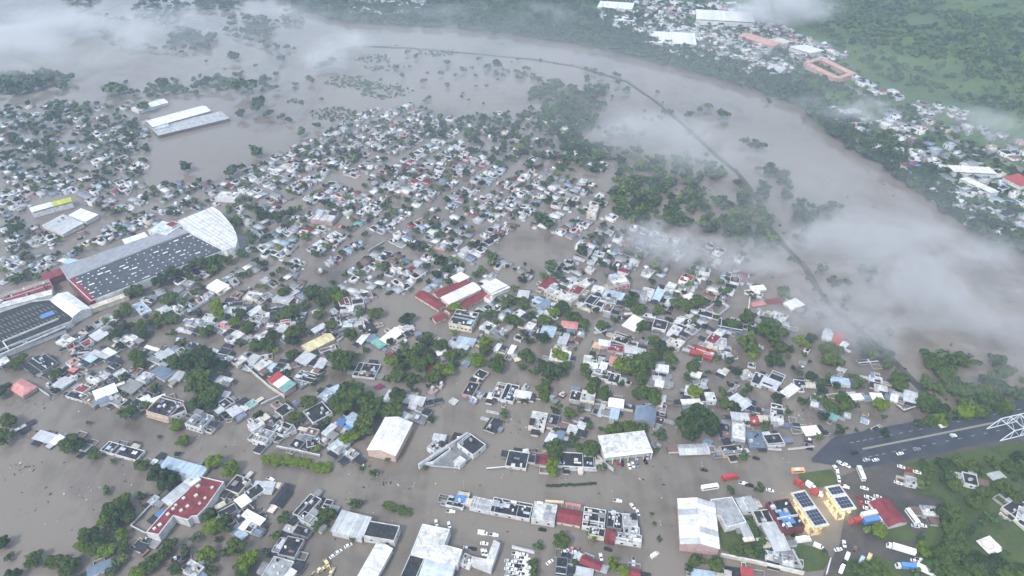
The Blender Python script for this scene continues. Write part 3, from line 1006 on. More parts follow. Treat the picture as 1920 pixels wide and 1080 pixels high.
def ribbon(name, pts, w, zf, m, kind='structure'):
    P = [Vector(p[:2]) for p in pts]
    V, F = [], []
    for i, p in enumerate(P):
        d = (P[min(i+1, len(P)-1)] - P[max(i-1, 0)]).normalized()
        nn = Vector((-d.y, d.x)) * (w / 2)
        for s in (1, -1):
            q = p + nn * s
            V.append((q.x, q.y, zf(q.x, q.y, i)))
    for i in range(len(P) - 1):
        F.append((2*i+1, 2*i+3, 2*i+2, 2*i))
    o = bpy.data.objects.new(name, mesh(name, V, F, m)); col.objects.link(o); o['kind'] = kind
    return o
def densify(pts, k):
    out = []
    for i in range(len(pts) - 1):
        for j in range(k):
            f = j / k
            out.append(tuple(a * (1-f) + c * f for a, c in zip(pts[i], pts[i+1])))
    return out + [pts[-1]]
HWY = [(1330, 18), (1385, 55), (1440, 90), (1500, 124), (1560, 152), (1600, 170), (1700, 222), (1800, 268), (1930, 326), (2100, 400)]
hw = densify([GB(x, y) for x, y in HWY], 6)
ribbon('highway', hw, 11, lambda x, y, i: bank_z(x, y) + .9, ROADG)
# the levee road between river and town: a bank with sloping sides, just above the flood
LEV = [(680, 86), (770, 90), (850, 97), (930, 104), (1000, 111), (1080, 124), (1175, 152), (1230, 190), (1290, 240), (1340, 288), (1385, 325), (1420, 370), (1440, 420), (1470, 458),
       (1510, 500), (1530, 535), (1560, 575), (1600, 606), (1650, 650), (1700, 700), (1745, 745), (1790, 790)]
lv = densify([G(x, y, .8) for x, y in LEV], 4)
V, F = [], []
for i, p in enumerate(lv):
    a, c = Vector(lv[max(i-1, 0)]), Vector(lv[min(i+1, len(lv)-1)])
    d = (c - a).normalized(); nn = Vector((-d.y, d.x))
    hgt = 1.05 + .3 * math.sin(i * .9) + .25 * math.sin(i * .37)
    for s, z in ((-3.6, -.6), (-1.4, hgt), (1.4, hgt), (3.6, -.6)):
        V.append((p[0] + nn.x * s, p[1] + nn.y * s, z))
for i in range(len(lv) - 1):
    for k in range(3): F.append((4*i+k, 4*i+k+1, 4*i+k+5, 4*i+k+4))
o = bpy.data.objects.new('levee', mesh('levee', V, F, ground_mat('levee_earth', (.05, .052, .05), (.085, .082, .075), (.04, .055, .03), .06))); col.objects.link(o); o['kind'] = 'structure'

# dry ground in the lower right corner: it climbs out of the water towards the bridge
def dry_z(X, Y):
    x, y = proj(X, Y, 0)
    a = max(0, (x - (1530 + (1080 - y) * .06)) / 380)
    return .12 + 3.2 * min(1.4, a)
def GD(x, y):
    z = .1
    for _ in range(8): z = dry_z(*G(x, y, z))
    return (*G(x, y, z), z)
def patch(name, px, m, up, n=14):
    """a patch of ground over a pixel outline, cut into a fan of strips that follow the rise"""
    P = [GD(x, y) for x, y in densify([*px, px[0]], 6)[:-1]]
    cx, cy = sum(p[0] for p in P) / len(P), sum(p[1] for p in P) / len(P)
    V, F = [(cx, cy, dry_z(cx, cy) + up)], []
    R_ = 8
    for j in range(1, R_ + 1):
        f = j / R_
        for p in P:
            x, y = cx + (p[0] - cx) * f, cy + (p[1] - cy) * f
            V.append((x, y, dry_z(x, y) + up))
    k = len(P)
    for i in range(k):
        F.append((0, 1 + i, 1 + (i+1) % k))
        for j in range(R_ - 1):
            F.append((1 + j*k + i, 1 + (j+1)*k + i, 1 + (j+1)*k + (i+1) % k, 1 + j*k + (i+1) % k))
    o = bpy.data.objects.new(name, mesh(name, V, F, m)); col.objects.link(o); o['kind'] = 'structure'
    return o
patch('ground', [(1560, 900), (1640, 868), (1760, 838), (1960, 800), (2060, 900), (2060, 1180), (1500, 1180), (1540, 1085), (1575, 1020), (1585, 960)], ground_mat('muddy_lot', (.050, .050, .054), (.105, .094, .082), (.07, .066, .062), .035), 0.0)
patch('lawn', [(1497, 888), (1560, 880), (1572, 902), (1560, 912), (1520, 915), (1500, 905)], GRASS, .20)
patch('lawn', [(1622, 990), (1668, 983), (1700, 982), (1722, 1010), (1690, 1018), (1640, 1010)], GRASS, .20)
patch('meadow', [(1760, 945), (1920, 945), (2000, 960), (2000, 1120), (1735, 1120), (1722, 1050), (1730, 1010)], GRASS, .24)
patch('meadow', [(1690, 872), (1760, 856), (1860, 838), (1990, 815), (2020, 900), (1990, 950), (1790, 946), (1712, 925)], GRASS, .22)
patch('lawn', [(1590, 1050), (1640, 1040), (1690, 1060), (1720, 1082), (1700, 1120), (1560, 1120)], GRASS, .22)
sheet('yard', [G(x, y, .12) for x, y in [(1345, 985), (1362, 990), (1395, 985), (1400, 965), (1420, 985), (1452, 1030), (1440, 1052), (1355, 1032)]], .12, GRASS)
sheet('yard', [G(x, y, .10) for x, y in [(1490, 1015), (1540, 1030), (1558, 1045), (1545, 1068), (1515, 1072), (1490, 1062)]], .10, GRASS)
# the road that leaves the flood and climbs to the bridge
roadc = densify([G(x, y, 0) for x, y in [(1522, 864), (1580, 851), (1640, 840), (1733, 823), (1850, 801), (1960, 780), (2100, 752)]], 5)
def road_z(x, y, i): return dry_z(*roadc[i]) + .12 + .2 * min(1, i / 6)
def taper(name, w0, m, up, off=0.0, full=6):
    V, F = [], []
    for i, p in enumerate(roadc):
        a, c = Vector(roadc[max(i-1, 0)]), Vector(roadc[min(i+1, len(roadc)-1)])
        d = (c - a).normalized(); nn = Vector((-d.y, d.x))
        w = w0 * min(1, .08 + i / full)
        z = road_z(0, 0, i) + up
        for s in (off + w / 2, off - w / 2): V.append((p[0] + nn.x * s, p[1] + nn.y * s, z))
    for i in range(len(roadc) - 1): F.append((2*i+1, 2*i+3, 2*i+2, 2*i))
    o = bpy.data.objects.new(name, mesh(name, V, F, m)); col.objects.link(o); o['kind'] = 'structure'
taper('road', 26, ASPH, 0)
MEDIAN = plain('median_concrete', (.22, .21, .18), .9)
V, F = [], []
for i in range(8, len(roadc) - 1):
    bar(V, F, (*roadc[i], road_z(0, 0, i) + .1), (*roadc[i+1], road_z(0, 0, i+1) + .1), 1.4, .3)
o = bpy.data.objects.new('kerb', mesh('kerb', V, F, MEDIAN)); col.objects.link(o); o['kind'] = 'structure'
LINE = plain('lane_paint', (.6, .6, .55), .7)
for off in (-6.2, 6.2):
    V, F = [], []
    for i in range(7, len(roadc) - 1):
        a, c = Vector(roadc[i]), Vector(roadc[i+1])
        d = (c - a).normalized(); nn = Vector((-d.y, d.x)) * off
        L = (c - a).length
        k = 0
        while k < L - 3:
            p, q = a + d * k + nn, a + d * (k + 3) + nn
            s = Vector((-d.y, d.x)) * .09
            z = road_z(0, 0, i) + (road_z(0, 0, i+1) - road_z(0, 0, i)) * (k / L) + .06
            b0 = len(V); V += [(p.x - s.x, p.y - s.y, z), (q.x - s.x, q.y - s.y, z), (q.x + s.x, q.y + s.y, z), (p.x + s.x, p.y + s.y, z)]
            F.append((b0, b0+1, b0+2, b0+3)); k += 8
    o = bpy.data.objects.new('lane_marking', mesh('lane_marking', V, F, LINE)); col.objects.link(o); o['kind'] = 'structure'

# ---------------------------------------------------------------- landmark buildings
def B_(A, B, C, h, st, rc, wc, ext, name, label, cat): return building(A, B, C, h, st, rc, wc, ext, name, label, cat)

# rows of houses typed in from the photograph
n_house = 0
for line in HOUSES.strip().split('\n'):
    f = line.split()
    A, B, C = [tuple(int(v) for v in q.split(',')) for q in f[:3]]
    h, st, rc, wc = float(f[3]), f[4], f[5], f[6]
    ext = f[7] if len(f) > 7 else ''
    cx, cy = (B[0] + C[0]) / 2, (B[1] + C[1]) / 2
    base = max(0, dry_z(*G(cx, cy)) - .1) if cx > 1700 and cy > 900 else 0
    if st in 'mc': building(A, B, C, h, st, rc, wc, ext, 'shed', None, 'shed', 'shed', base, 'sheet-roofed sheds and low annexes of the flooded town')
    else: building(A, B, C, h, st, rc, wc, ext, 'house', None, 'house', 'house', base, 'houses of the flooded town')

def skylights(t, A, B, C, D, h, rows, cols, sz, nm='skylight', jit=.5, m=None):
    """light patches let into a roof whose corners are ground points relative to the thing"""
    me_cache = {}
    a, b, c, d = [Vector(p) for p in (A, B, C, D)]
    ang = math.atan2((b - a).y, (b - a).x)
    for i in range(rows):
        for j in range(cols):
            if random.random() < .15: continue
            u, v = (j + .5 + random.uniform(-jit, jit) * .5) / cols, (i + .5 + random.uniform(-jit, jit) * .4) / rows
            p = a.lerp(b, u).lerp(d.lerp(c, u), v)
            s = random.choice(sz)
            if s not in me_cache:
                V, F = [], []
                box(V, F, -s[0]/2, -s[1]/2, 0, s[0]/2, s[1]/2, .28); me_cache[s] = mesh(nm, V, F, m or mat('sheet', 'W'))
            share(nm, me_cache[s], t, (p.x, p.y, h), ang)
# market hall: dark roof dotted with skylights
t, P, cx, cy = poly_building([(170, 564), (423, 468), (355, 434), (127, 523)], 8, 'Q', 'W', 'market_hall', 'huge market hall with dark roof dotted with white skylights', 'market hall', .5)
q = [tuple(np.array(G(x, y, 8)) - (cx, cy)) for x, y in [(172, 560), (418, 467), (355, 437), (132, 523)]]
skylights(t, *q, 7.52, 7, 18, [(1.1, 1.1), (1.2, .9), (4.2, 1.4), (.9, .9), (1.0, 1.3), (1.6, 1.0)])
poly_building([(112, 500), (128, 523), (355, 433), (325, 427), (286, 440)], 8.6, 'A', 'L', 'warehouse', 'long pale grey roof along the back of the skylit market hall', 'warehouse', .35, sheet=True)
t, P, cx, cy = poly_building([(333, 414), (398, 387), (412, 396), (424, 409), (436, 424), (443, 438), (445, 450), (442, 462), (424, 468), (356, 433)], 11, 'W', 'W', 'exhibition_hall', 'fan-shaped white sheet roof with a curved end beside the market hall', 'hall', .3, sheet=True)
a, b2 = Vector(G(333, 414, 11)) - Vector((cx, cy)), Vector(G(398, 387, 11)) - Vector((cx, cy))
for i in range(1, 9):                                   # standing ribs of the fan roof
    V, F = [], []
    s0 = a.lerp(b2, i / 9)
    e0 = [(424, 468), (430, 466), (437, 464), (442, 461), (444, 456), (445, 449), (444, 442), (441, 434), (436, 425)][i]
    e1 = Vector(G(*e0, 11)) - Vector((cx, cy))
    s0 = s0.lerp(e1, .02); e1 = s0.lerp(e1, .97)
    bar(V, F, (*s0, 10.85), (*e1, 10.85), .7, .5); part('roof_rib', V, F, mat('sheet', 'L'), t)
building((277, 431), (313, 440), (337, 422), 9, 'f', 'V', 'W', 'n', 'warehouse', 'pale blue flat annex with red box between market hall and fan roof', 'warehouse')
building((309, 421), (322, 426), (330, 416), 10.5, 'f', 'R', 'W', 'n', 'stair_tower', 'small dark red box on the pale annex beside the fan roof', 'tower')
building((236, 457), (277, 443), (270, 436), 7, 'm', 'W', 'W', 'v', 'arcade', 'narrow white sheet roof behind the long pale market roof', 'arcade')
building((117, 492), (152, 500), (150, 488), 6, 'm', 'S', 'L', 'v', 'shed', 'pale blue sheet shed at the back corner of the market hall', 'shed')
building((83, 525), (122, 511), (113, 503), 7, 'm', 'R', 'R', 'v', 'market_wing', 'dark red sheet-roofed wing at the left end of the market hall', 'market wing')
building((0, 573), (100, 540), (88, 523), 6.5, 'f', 'R', 'P', 'k', 'market_wing', 'long dark red roof strip behind the rooftop car park', 'market wing')
building((127, 524), (167, 567), (176, 560), 7.6, 'm', 'R', 'R', 'v', 'market_wing', 'narrow maroon strip between white canopy and skylit market hall', 'market wing')
t, L, W = building((168, 580), (240, 554), (236, 549), 5, 'm', 'H', 'Y', 'v', 'arcade', 'cream arcade along the near side of the skylit market hall', 'arcade')
# rooftop car park
t, P, cx, cy = poly_building([(-60, 606), (0, 584), (60, 564), (96, 560), (140, 592), (134, 602), (118, 608), (0, 655), (-60, 680)], 6, 'D', 'W', 'car_park', 'dark rooftop car park with painted bays left of the market hall', 'car park', .9)
bm_ = {}
V, F = [], []; box(V, F, -.09, -2.3, 0, .09, 2.3, .02); bay = mesh('bay_line', V, F, LINE)
e0, e1 = Vector(G(10, 640, 6)), Vector(G(110, 600, 6))
d = (e1 - e0).normalized(); nn = Vector((-d.y, d.x)); ang = math.atan2(d.y, d.x)
for r_ in range(5):
    for i in range(-12, 26):
        p = e0 + d * (i * 2.7) + nn * (6 + r_ * 8.5)
        x, y = proj(p.x, p.y, 6)
        if inpoly(x, y, [(-40, 618), (0, 592), (62, 570), (94, 568), (130, 594), (118, 602), (0, 646), (-40, 660)]):
            share('bay_line', bay, t, (p.x - cx, p.y - cy, 5.12), ang + .25)
p = Vector(G(88, 588, 6)); V, F = [], []
box(V, F, -4.5, -3, 0, 4.5, 3, .03); share('disabled_bay', mesh('disabled_bay', V, F, mat('paint', 'B')), t, (p.x - cx, p.y - cy, 5.125), ang)
for (ax, ay), (bx_, by_) in [((5, 640), (110, 597)), ((0, 665), (122, 612)), ((5, 640), (16, 655))]:
    V, F = [], []
    a, b2 = Vector(G(ax, ay, 6)) - Vector((cx, cy)), Vector(G(bx_, by_, 6)) - Vector((cx, cy))
    bar(V, F, (*a, 5.75), (*b2, 5.75), .7, 1.2); part('ramp_wall', V, F, mat('wall', 'W'), t)
building((-60, 690), (122, 617), (116, 611), 4.2, 'c', 'D', 'W', 'v', 'ramp', 'narrow access ramp along the near edge of the rooftop car park', 'ramp')
t, L, W = building((134, 590), (167, 574), (121, 545), 9, 'b' if 0 else 's', 'W', 'W', 'v', 'canopy', 'white curved canopy between rooftop car park and market hall', 'canopy')
building((-20, 582), (97, 552), (92, 545), 7.5, 'c', 'W', 'W', 'v', 'arcade', 'long white parapet roof along the back of the rooftop car park', 'arcade')
# left of the town centre
building((60, 398), (99, 387), (92, 378), 7, 'm', 'W', 'W', 'v', 'shed', 'white half of the long shed with a lime roof end', 'shed')
building((100, 387), (135, 378), (130, 369), 7, 'm', 'M', 'W', 'v', 'shed', 'lime green roof end of the long shed at left', 'shed')
building((78, 420), (116, 437), (120, 403), 5, 'm', 'L', 'H', 'v', 'warehouse', 'wide pale grey shed roof below the lime roof', 'warehouse')
building((128, 402), (160, 414), (165, 396), 5, 'm', 'W', 'W', 'v', 'warehouse', 'white shed roof right of the wide pale grey shed', 'warehouse')
building((402, 371), (440, 373), (440, 360), 5, 'f', 'W', 'W', 'v', 'house', 'flat white roof alone behind the fan-shaped roof', 'house')
building((582, 411), (622, 416), (620, 398), 5, 'f', 'W', 'P', 'v', 'house', 'white roof with salmon walls right of the trees by fan roof', 'house')
building((285, 234), (394, 204), (376, 195), 9, 's', 'W', 'G', 'v', 'grandstand', 'long white sheet-roofed grandstand by the flooded sports field', 'grandstand')
t, L, W = building((297, 254), (430, 222), (400, 212), 4, 'c', 'L', 'N', 'vn', 'terrace', 'low brownish terrace in front of the long white grandstand', 'terrace')
building((290, 241), (317, 236), (305, 231), 6, 'm', 'S', 'W', 'v', 'shed', 'small silvery roof at the near end of the long grandstand', 'shed')
building((258, 205), (314, 188), (300, 182), 7, 's', 'W', 'W', 'v', 'warehouse', 'white gabled roof behind the long grandstand', 'warehouse')
building((1100, 402), (1118, 404), (1115, 384), 6, 'f', 'H', 'H', '', 'apartment_block', 'beige block with window rows near the misty grove', 'building')
# school: arched hall between red roofs
t, L, W = building((842, 571), (900, 543), (887, 531), 6, 'c', 'W', 'W', 'vn', 'school_hall', 'white arched sports hall roof in the middle of the red-roofed school', 'hall')
V, F = [], []
N_ = 10; k = int(L / 4)
for i in range(k + 1):
    for j in range(N_ + 1):
        a = math.pi * j / N_
        V.append((-L/2 - .6 + (L + 1.2) * i / k, -math.cos(a) * (W / 2 + .7), 6.2 + math.sin(a) * 2.4))
for i in range(k):
    V2 = V[i*(N_+1):(i+2)*(N_+1)]
    V2 = [(x + (.05 if n_ <= N_ else -.05), y, z) for n_, (x, y, z) in enumerate(V2)]
    F2 = [(j, N_+1+j, N_+2+j, j+1) for j in range(N_)] + [tuple(range(N_, -1, -1)), tuple(range(N_+1, 2*N_+2))]
    part('roof_panel', V2, F2, mat('sheet', 'W'), t)
for A, B, C, h, lb in [((778, 551), (822, 578), (837, 568), 4.5, 'left red-roofed classroom wing of the school with arched hall'),
                       ((820, 554), (880, 529), (868, 523), 4.5, 'red-roofed classroom wing behind the arched school hall'),
                       ((870, 575), (914, 551), (903, 543), 4.5, 'red-roofed classroom wing in front of the arched school hall'),
                       ((833, 579), (843, 584), (846, 572), 4, 'short red link roof at the corner of the arched school hall'),
                       ((817, 601), (837, 593), (824, 586), 4, 'detached small red roof in front of the arched school hall')]:
    building(A, B, C, h, 's', 'R', 'H', '', 'school_wing', lb, 'school')
building((922, 549), (950, 535), (925, 523), 5, 'm', 'W', 'W', 'v', 'shed', 'large white sheet roof at the right end of the school', 'shed')
building((925, 552), (956, 539), (950, 532), 4, 'm', 'W', 'W', 'v', 'shed', 'narrow white sheet roof below the right end of the school', 'shed')
building((845, 520), (861, 529), (880, 518), 5, 'm', 'W', 'W', 'v', 'shed', 'white sheet roof behind the red wing of the school', 'shed')
building((841, 605), (884, 613), (912, 589), 6.5, 'f', 'D', 'Y', 'kW', 'yellow_building', 'long yellow two-storey building with dark roof near the school', 'building')
building((1020, 544), (1070, 568), (1085, 557), 6, 'f', 'W', 'Y', 'W', 'shop_block', 'long white corner block with yellow front right of the school', 'shop')
building((577, 657), (627, 632), (612, 622), 5, 's', 'Y', 'H', 'v', 'shed', 'long cream gable-roofed shed beside the flooded street', 'shed')
building((12, 722), (40, 737), (62, 719), 6, 'r', 'P', 'P', 'v', 'house', 'salmon hip-roofed house at the left edge of the boulevard', 'house')
# awning roof in three colours
t, L, W = building((502, 712), (534, 735), (551, 720), 5, 'f', 'L', 'P', 'vn', 'workshop', 'workshop under a red, white and green striped awning roof', 'workshop')
panels(t, [(-L/2 - .6, -W/2 - .6, 5.2), (L/2 + .6, -W/2 - .6, 5.2), (L/2 + .6, W/2 + .6, 5.9), (-L/2 - .6, W/2 + .6, 5.9)], 3, .12, [mat('sheet', 'E'), mat('sheet', 'W'), mat('sheet', 'T')])
# orange balcony building on the boulevard
t, L, W = building((273, 770), (315, 782), (347, 752), 5.8, 'f', 'D', 'O', 'kx', 'balcony_building', 'two-storey orange building with balconies and dark roof on the boulevard', 'building')
for z in (1.0, 3.4):
    V, F = [], []; box(V, F, -L/2 + .3, -W/2 - 1.2, z, L/2 - .3, -W/2 - .01, z + .2, True); f_ = part('balcony', V, F, mat('wall', 'H'), t)
    V, F = [], []; box(V, F, -L/2 + .3, -W/2 - 1.2, z + .2, L/2 - .3, -W/2 - 1.08, z + 1.1, True); part('balustrade', V, F, mat('wall', 'O'), f_)
building((315, 783), (349, 769), (342, 757), 5, 'f', 'D', 'W', 'W', 'balcony_building', 'white-fronted dark flat-roofed block right of the orange balcony building', 'building')
# warehouses on the boulevard
t, L, W = building((688, 838), (740, 849), (776, 788), 9, 's', 'W', 'O', 'v', 'warehouse', 'big white gable-roofed warehouse with an orange front on the boulevard', 'warehouse')
t, L, W = building((1133, 851), (1220, 841), (1205, 810), 7, 'c', 'W', 'W', 'vn', 'open_shed', 'white flat-roofed open-fronted shed on posts with cars before it', 'shed')
for i in range(7):
    V, F = [], []; x = -L/2 + L * i / 6; box(V, F, x - .3, -W/2 - 2.9, -.6, x + .3, -W/2 - 2.3, 6.9); part('post', V, F, mat('wall', 'W'), t)
V, F = [], []; box(V, F, -L/2 - .5, -W/2 - 3.2, 6.9, L/2 + .5, -W/2 - .46, 7.12, True); part('front_canopy', V, F, mat('sheet', 'W'), t)
for s in (-1, 1):
    V, F = [], []; box(V, F, -L/2 - .4, s * (W/2 + .2) - .25, 7.14, L/2 + .4, s * (W/2 + .2) + .25, 7.8); part('parapet', V, F, mat('wall', 'W'), t)
t, L, W = building((1190, 784), (1227, 791), (1229, 763), 6, 's', 'U', 'G', 'v', 'shed', 'square grey corrugated shed roof beside the straight flooded street', 'shed')
# triangular compound
t, P, cx, cy = poly_building([(786, 872), (862, 878), (888, 853), (850, 828)], 1.3, 'G', 'L', 'compound_yard', 'grey triangular concrete yard of the walled compound', 'yard', .3)
poly_building([(792, 869), (826, 846), (842, 838), (845, 842), (812, 866)], 3.2, 'D', 'W', 'compound_building', 'long dark triangular roof under the white wall of the compound', 'building', .4)
building((857, 831), (887, 853), (912, 834), 5, 'f', 'D', 'W', 'x', 'compound_building', 'black flat roof with white parapets in the triangular compound', 'building')
building((851, 866), (862, 873), (864, 857), 4.5, 'c', 'W', 'W', 'n', 'kiosk', 'square white kiosk roof in the yard of the triangular compound', 'kiosk')
building((800, 839), (820, 851), (833, 830), 4, 'f', 'L', 'W', 'k', 'compound_building', 'cluttered pale roof at the left of the triangular compound', 'building')
building((811, 823), (833, 826), (835, 816), 4, 'm', 'L', 'W', 'v', 'shed', 'pale sheet roof at the top of the triangular compound', 'shed')
building((842, 826), (860, 831), (866, 812), 4, 'f', 'D', 'N', '', 'compound_building', 'dark brown-walled roof at the back of the triangular compound', 'building')
wall_line([(785, 871), (877, 811)], 4.6, 'W', 'tall white diagonal wall across the triangular compound', 1.3)
# red stepped roof
t, P, cx, cy = poly_building([(273, 998), (297, 1003), (325, 967), (352, 975), (360, 968), (370, 967), (387, 950), (420, 903), (373, 892), (350, 920), (313, 953)], 7, 'R', 'W', 'red_roofed_hall', 'large stepped dark red roof with white parapet, lower left', 'hall', .5)
for i, (x, y) in enumerate([(366, 905), (372, 912), (345, 935), (352, 950), (330, 948), (340, 958), (315, 965), (300, 985), (290, 992), (368, 930), (385, 935), (398, 915), (375, 945), (325, 955)]):
    V, F = [], []; s = 3.2 if i == 0 else random.uniform(.7, 1.1)
    box(V, F, -s, -s * (.5 if i == 0 else 1), 0, s, s * (.5 if i == 0 else 1), .9 if i else 1.3)
    p = G(x, y, 6.5); share('roof_vent' if i else 'roof_hut', mesh('roof_vent', V, F, mat('wall', 'H' if i else 'W')), t, (p[0] - cx, p[1] - cy, 6.5), .9)
building((318, 947), (366, 907), (354, 896), 4.5, 'm', 'L', 'G', 'v', 'shed', 'long pale lean-to roof along the back of the stepped red roof', 'shed')
# silver and dark sheds, big white complex at the bottom
building((621, 993), (677, 1007), (693, 970), 6, 'm', 'L', 'W', 'v', 'warehouse', 'silvery sheet roof left of the black flat roof, bottom centre', 'warehouse')
building((681, 1004), (739, 1014), (752, 986), 6.3, 'f', 'D', 'W', 'nx', 'warehouse', 'black flat roof with white parapet between silvery and white sheds', 'warehouse')
building((668, 1082), (706, 1016), (737, 1021), 6, 's', 'W', 'W', 'v', 'warehouse', 'long bright white roof running down to the bottom edge', 'warehouse')
poly_building([(792, 982), (844, 992), (833, 1021), (867, 1030), (858, 1057), (797, 1045), (770, 1037)], 7, 'W', 'W', 'depot', 'stained white concrete roof stepping beside the car lot', 'depot', .4)
building((748, 1086), (769, 1039), (796, 1046), 6, 'f', 'D', 'W', 'nx', 'depot_wing', 'black flat roof below the stained white concrete roof', 'depot')
building((783, 1090), (798, 1047), (852, 1059), 6.6, 'm', 'V', 'W', 'v', 'depot_wing', 'pale blue sheet roof at the bottom edge beside the black roof', 'depot')
poly_building([(882, 1053), (921, 1068), (938, 1018), (926, 1012), (912, 1048), (886, 1043)], 5, 'W', 'W', 'canopy_building', 'L-shaped white roof beside the lot of parked cars', 'building', .25)
building((861, 1054), (880, 1063), (886, 1043), 4, 'f', 'W', 'W', 'k', 'depot_wing', 'small cluttered white link roof between depot and L-shaped roof', 'depot')
# the long row of shops on the island of the boulevard
SH = [((880, 951), (917, 959), (922, 937), 3.6, 'f', 'L', 'W', '', 'pale grey roof at the left end of the long shop row'),
      ((918, 959), (993, 973), (996, 944), 3.6, 'f', 'D', 'W', 'kk', 'long dark roof crowded with air conditioners in the shop row'),
      ((996, 972), (1040, 979), (1042, 946), 5.4, 'f', 'W', 'W', '', 'tall white block in the middle of the long shop row'),
      ((1044, 974), (1088, 982), (1082, 955), 4.7, 's', 'R', 'Y', '', 'dark red gabled roof with cream front in the shop row'),
      ((1091, 985), (1133, 992), (1136, 956), 4.3, 'f', 'D', 'W', 'kk', 'dark roof with jumbled white boxes right of the red gable'),
      ((1137, 987), (1166, 992), (1161, 958), 4.0, 'f', 'D', 'G', 'kk', 'dark cluttered roof with grey walls in the shop row'),
      ((1168, 986), (1196, 988), (1193, 964), 4.6, 'f', 'L', 'W', '', 'pale teal-grey flat roof at the right of the shop row'),
      ((1170, 1001), (1200, 1003), (1198, 988), 4.0, 'f', 'L', 'W', 'k', 'pale lower roof at the near right of the shop row'),
      ((1103, 1001), (1133, 1007), (1131, 990), 4.3, 'f', 'D', 'Y', 'k', 'yellow-fronted dark roof on the near side of the shop row'),
      ((1135, 1010), (1151, 1014), (1150, 996), 4.7, 'c', 'R', 'R', 'n', 'narrow red block on the near side of the shop row'),
      ((1153, 1013), (1203, 1021), (1204, 1004), 3.6, 'f', 'G', 'W', 'kk', 'white-fronted cluttered roof at the near right corner of shop row')]
for A, B, C, h, st, rc, wc, ex, lb in SH: building(A, B, C, h, st, rc, wc, ex, 'shop', lb, 'shop')
# salmon-walled warehouse with a panelled white roof
t, L, W = building((1278, 1014), (1350, 1023), (1307, 934), 9.5, 's', 'W', 'P', 'vq', 'warehouse', 'white panelled gable roof with salmon walls beside the boulevard', 'warehouse')
poly_building([(1332, 936), (1373, 931), (1400, 979), (1361, 989), (1351, 968), (1338, 967)], 5, 'L', 'W', 'workshop', 'pale stained concrete roof right of the salmon-walled warehouse', 'workshop', .3)
t, L, W = building((1468, 994), (1437, 941), (1478, 935), 6, 'f', 'D', 'R', 'k', 'restaurant', 'dark roof with red walls and a blue panel beside canopies', 'restaurant')
V, F = [], []; box(V, F, -L*.1, -W*.3, 6.1, L*.35, W*.2, 6.25, True); part('blue_awning', V, F, mat('sheet', 'B'), t)
building((1669, 983), (1703, 975), (1669, 930), 6, 's', 'R', 'W', 'v', 'hall', 'maroon sheet roof with white gable front beside the truck lot', 'hall')
t, L, W = building((1833, 1014), (1858, 1039), (1882, 1032), 4, 'm', 'W', 'N', 'v', 'pavilion', 'worn white roof with faint pink ring among the trees', 'pavilion')
V, F = [], []
for i in range(28):
    a = 2 * math.pi * i / 28
    for r_ in (2.6, 3.3): V.append((r_ * math.cos(a), r_ * math.sin(a), 0))
F = [(2*i, 2*i+1, (2*i+3) % 56, (2*i+2) % 56) for i in range(28)]
sl = min(1.4, W * .07)
share('painted_ring', mesh('painted_ring', V, F, plain('faded_pink_paint', (.62, .47, .45), .8)), t, (-1, -1, 4.02 - sl / 2 + .2 + sl * .5), 0)
# fuel-station canopies with solar panels
def canopy(A, B, C, h, label):
    mid, L, W, rz = rect(A, B, C, h)
    z0 = max(0, dry_z(mid.x, mid.y) - .2)
    t = thing('fuel_canopy', (mid.x, mid.y, 0), rz, label, 'canopy', 'fuel-station canopies with solar panels')
    V, F = [], []; box(V, F, -L/2, -W/2, h - .9, L/2, W/2, h, True); part('canopy_roof', V, F, mat('wall', 'W'), t)
    for x0, y0, x1, y1 in ((-L/2 - .12, -W/2 - .12, L/2 + .12, -W/2), (-L/2 - .12, W/2, L/2 + .12, W/2 + .12), (-L/2 - .12, -W/2, -L/2, W/2), (L/2, -W/2, L/2 + .12, W/2)):
        V, F = [], []; box(V, F, x0, y0, h - 1.0, x1, y1, h + .12, True); part('fascia', V, F, mat('paint', 'Y'), t)
    for i in range(2):
        for j in range(4):
            V, F = [], []; x, y = (-.28, .28)[i] * L, -W/2 + W * (j + .5) / 4
            box(V, F, x - .25, y - .25, -.5, x + .25, y + .25, h - .9); part('column', V, F, mat('wall', 'W'), t)
            V, F = [], []; box(V, F, x - .5, y - 1.3, z0 + .0, x + .5, y + 1.3, z0 + 1.9); part('fuel_pump', V, F, mat('paint', 'Y'), t)
    cols, rows = (4, max(6, int(W / 2.6)))
    V, F = [], []; sx, sy = (L - 1.6) / cols, (W - 2.4) / rows
    box(V, F, -sx/2 + .09, -sy/2 + .09, 0, sx/2 - .09, sy/2 - .09, .08); pm = mesh('solar_panel', V, F, PANEL)
    for i in range(cols):
        for j in range(rows):
            if j == rows // 2 and random.random() < .9: continue
            share('solar_panel', pm, t, (-L/2 + .8 + sx * (i + .5), -W/2 + 1.2 + sy * (j + .5), h + .25))
    ld = bpy.data.lights.new('canopy_lamp', 'AREA'); ld.shape = 'RECTANGLE'; ld.size = L * .8; ld.size_y = W * .8; ld.energy = 2600; ld.color = (1, .78, .42)
    lo = bpy.data.objects.new('canopy_lamp', ld); col.objects.link(lo); lo.parent = t; lo.location = (0, 0, h - 1.0)
    mm, n_, l_, b_ = new_mat('lit_lamp'); b_.inputs['Emission Color'].default_value = (1, .8, .45, 1); b_.inputs['Emission Strength'].default_value = 3
    for j in range(5):
        V, F = [], []; box(V, F, -L*.3, -W/2 + W*(j+.5)/5 - .2, h - .97, L*.3, -W/2 + W*(j+.5)/5 + .2, h - .91, True)
        part('lamp', V, F, mm, t)
    return t
canopy((1528, 990), (1555, 984), (1512, 918), 6, 'larger cream fuel canopy roofed with dark solar panels')
canopy((1578, 958), (1606, 953), (1575, 908), 6, 'smaller cream fuel canopy with solar panels, further right')

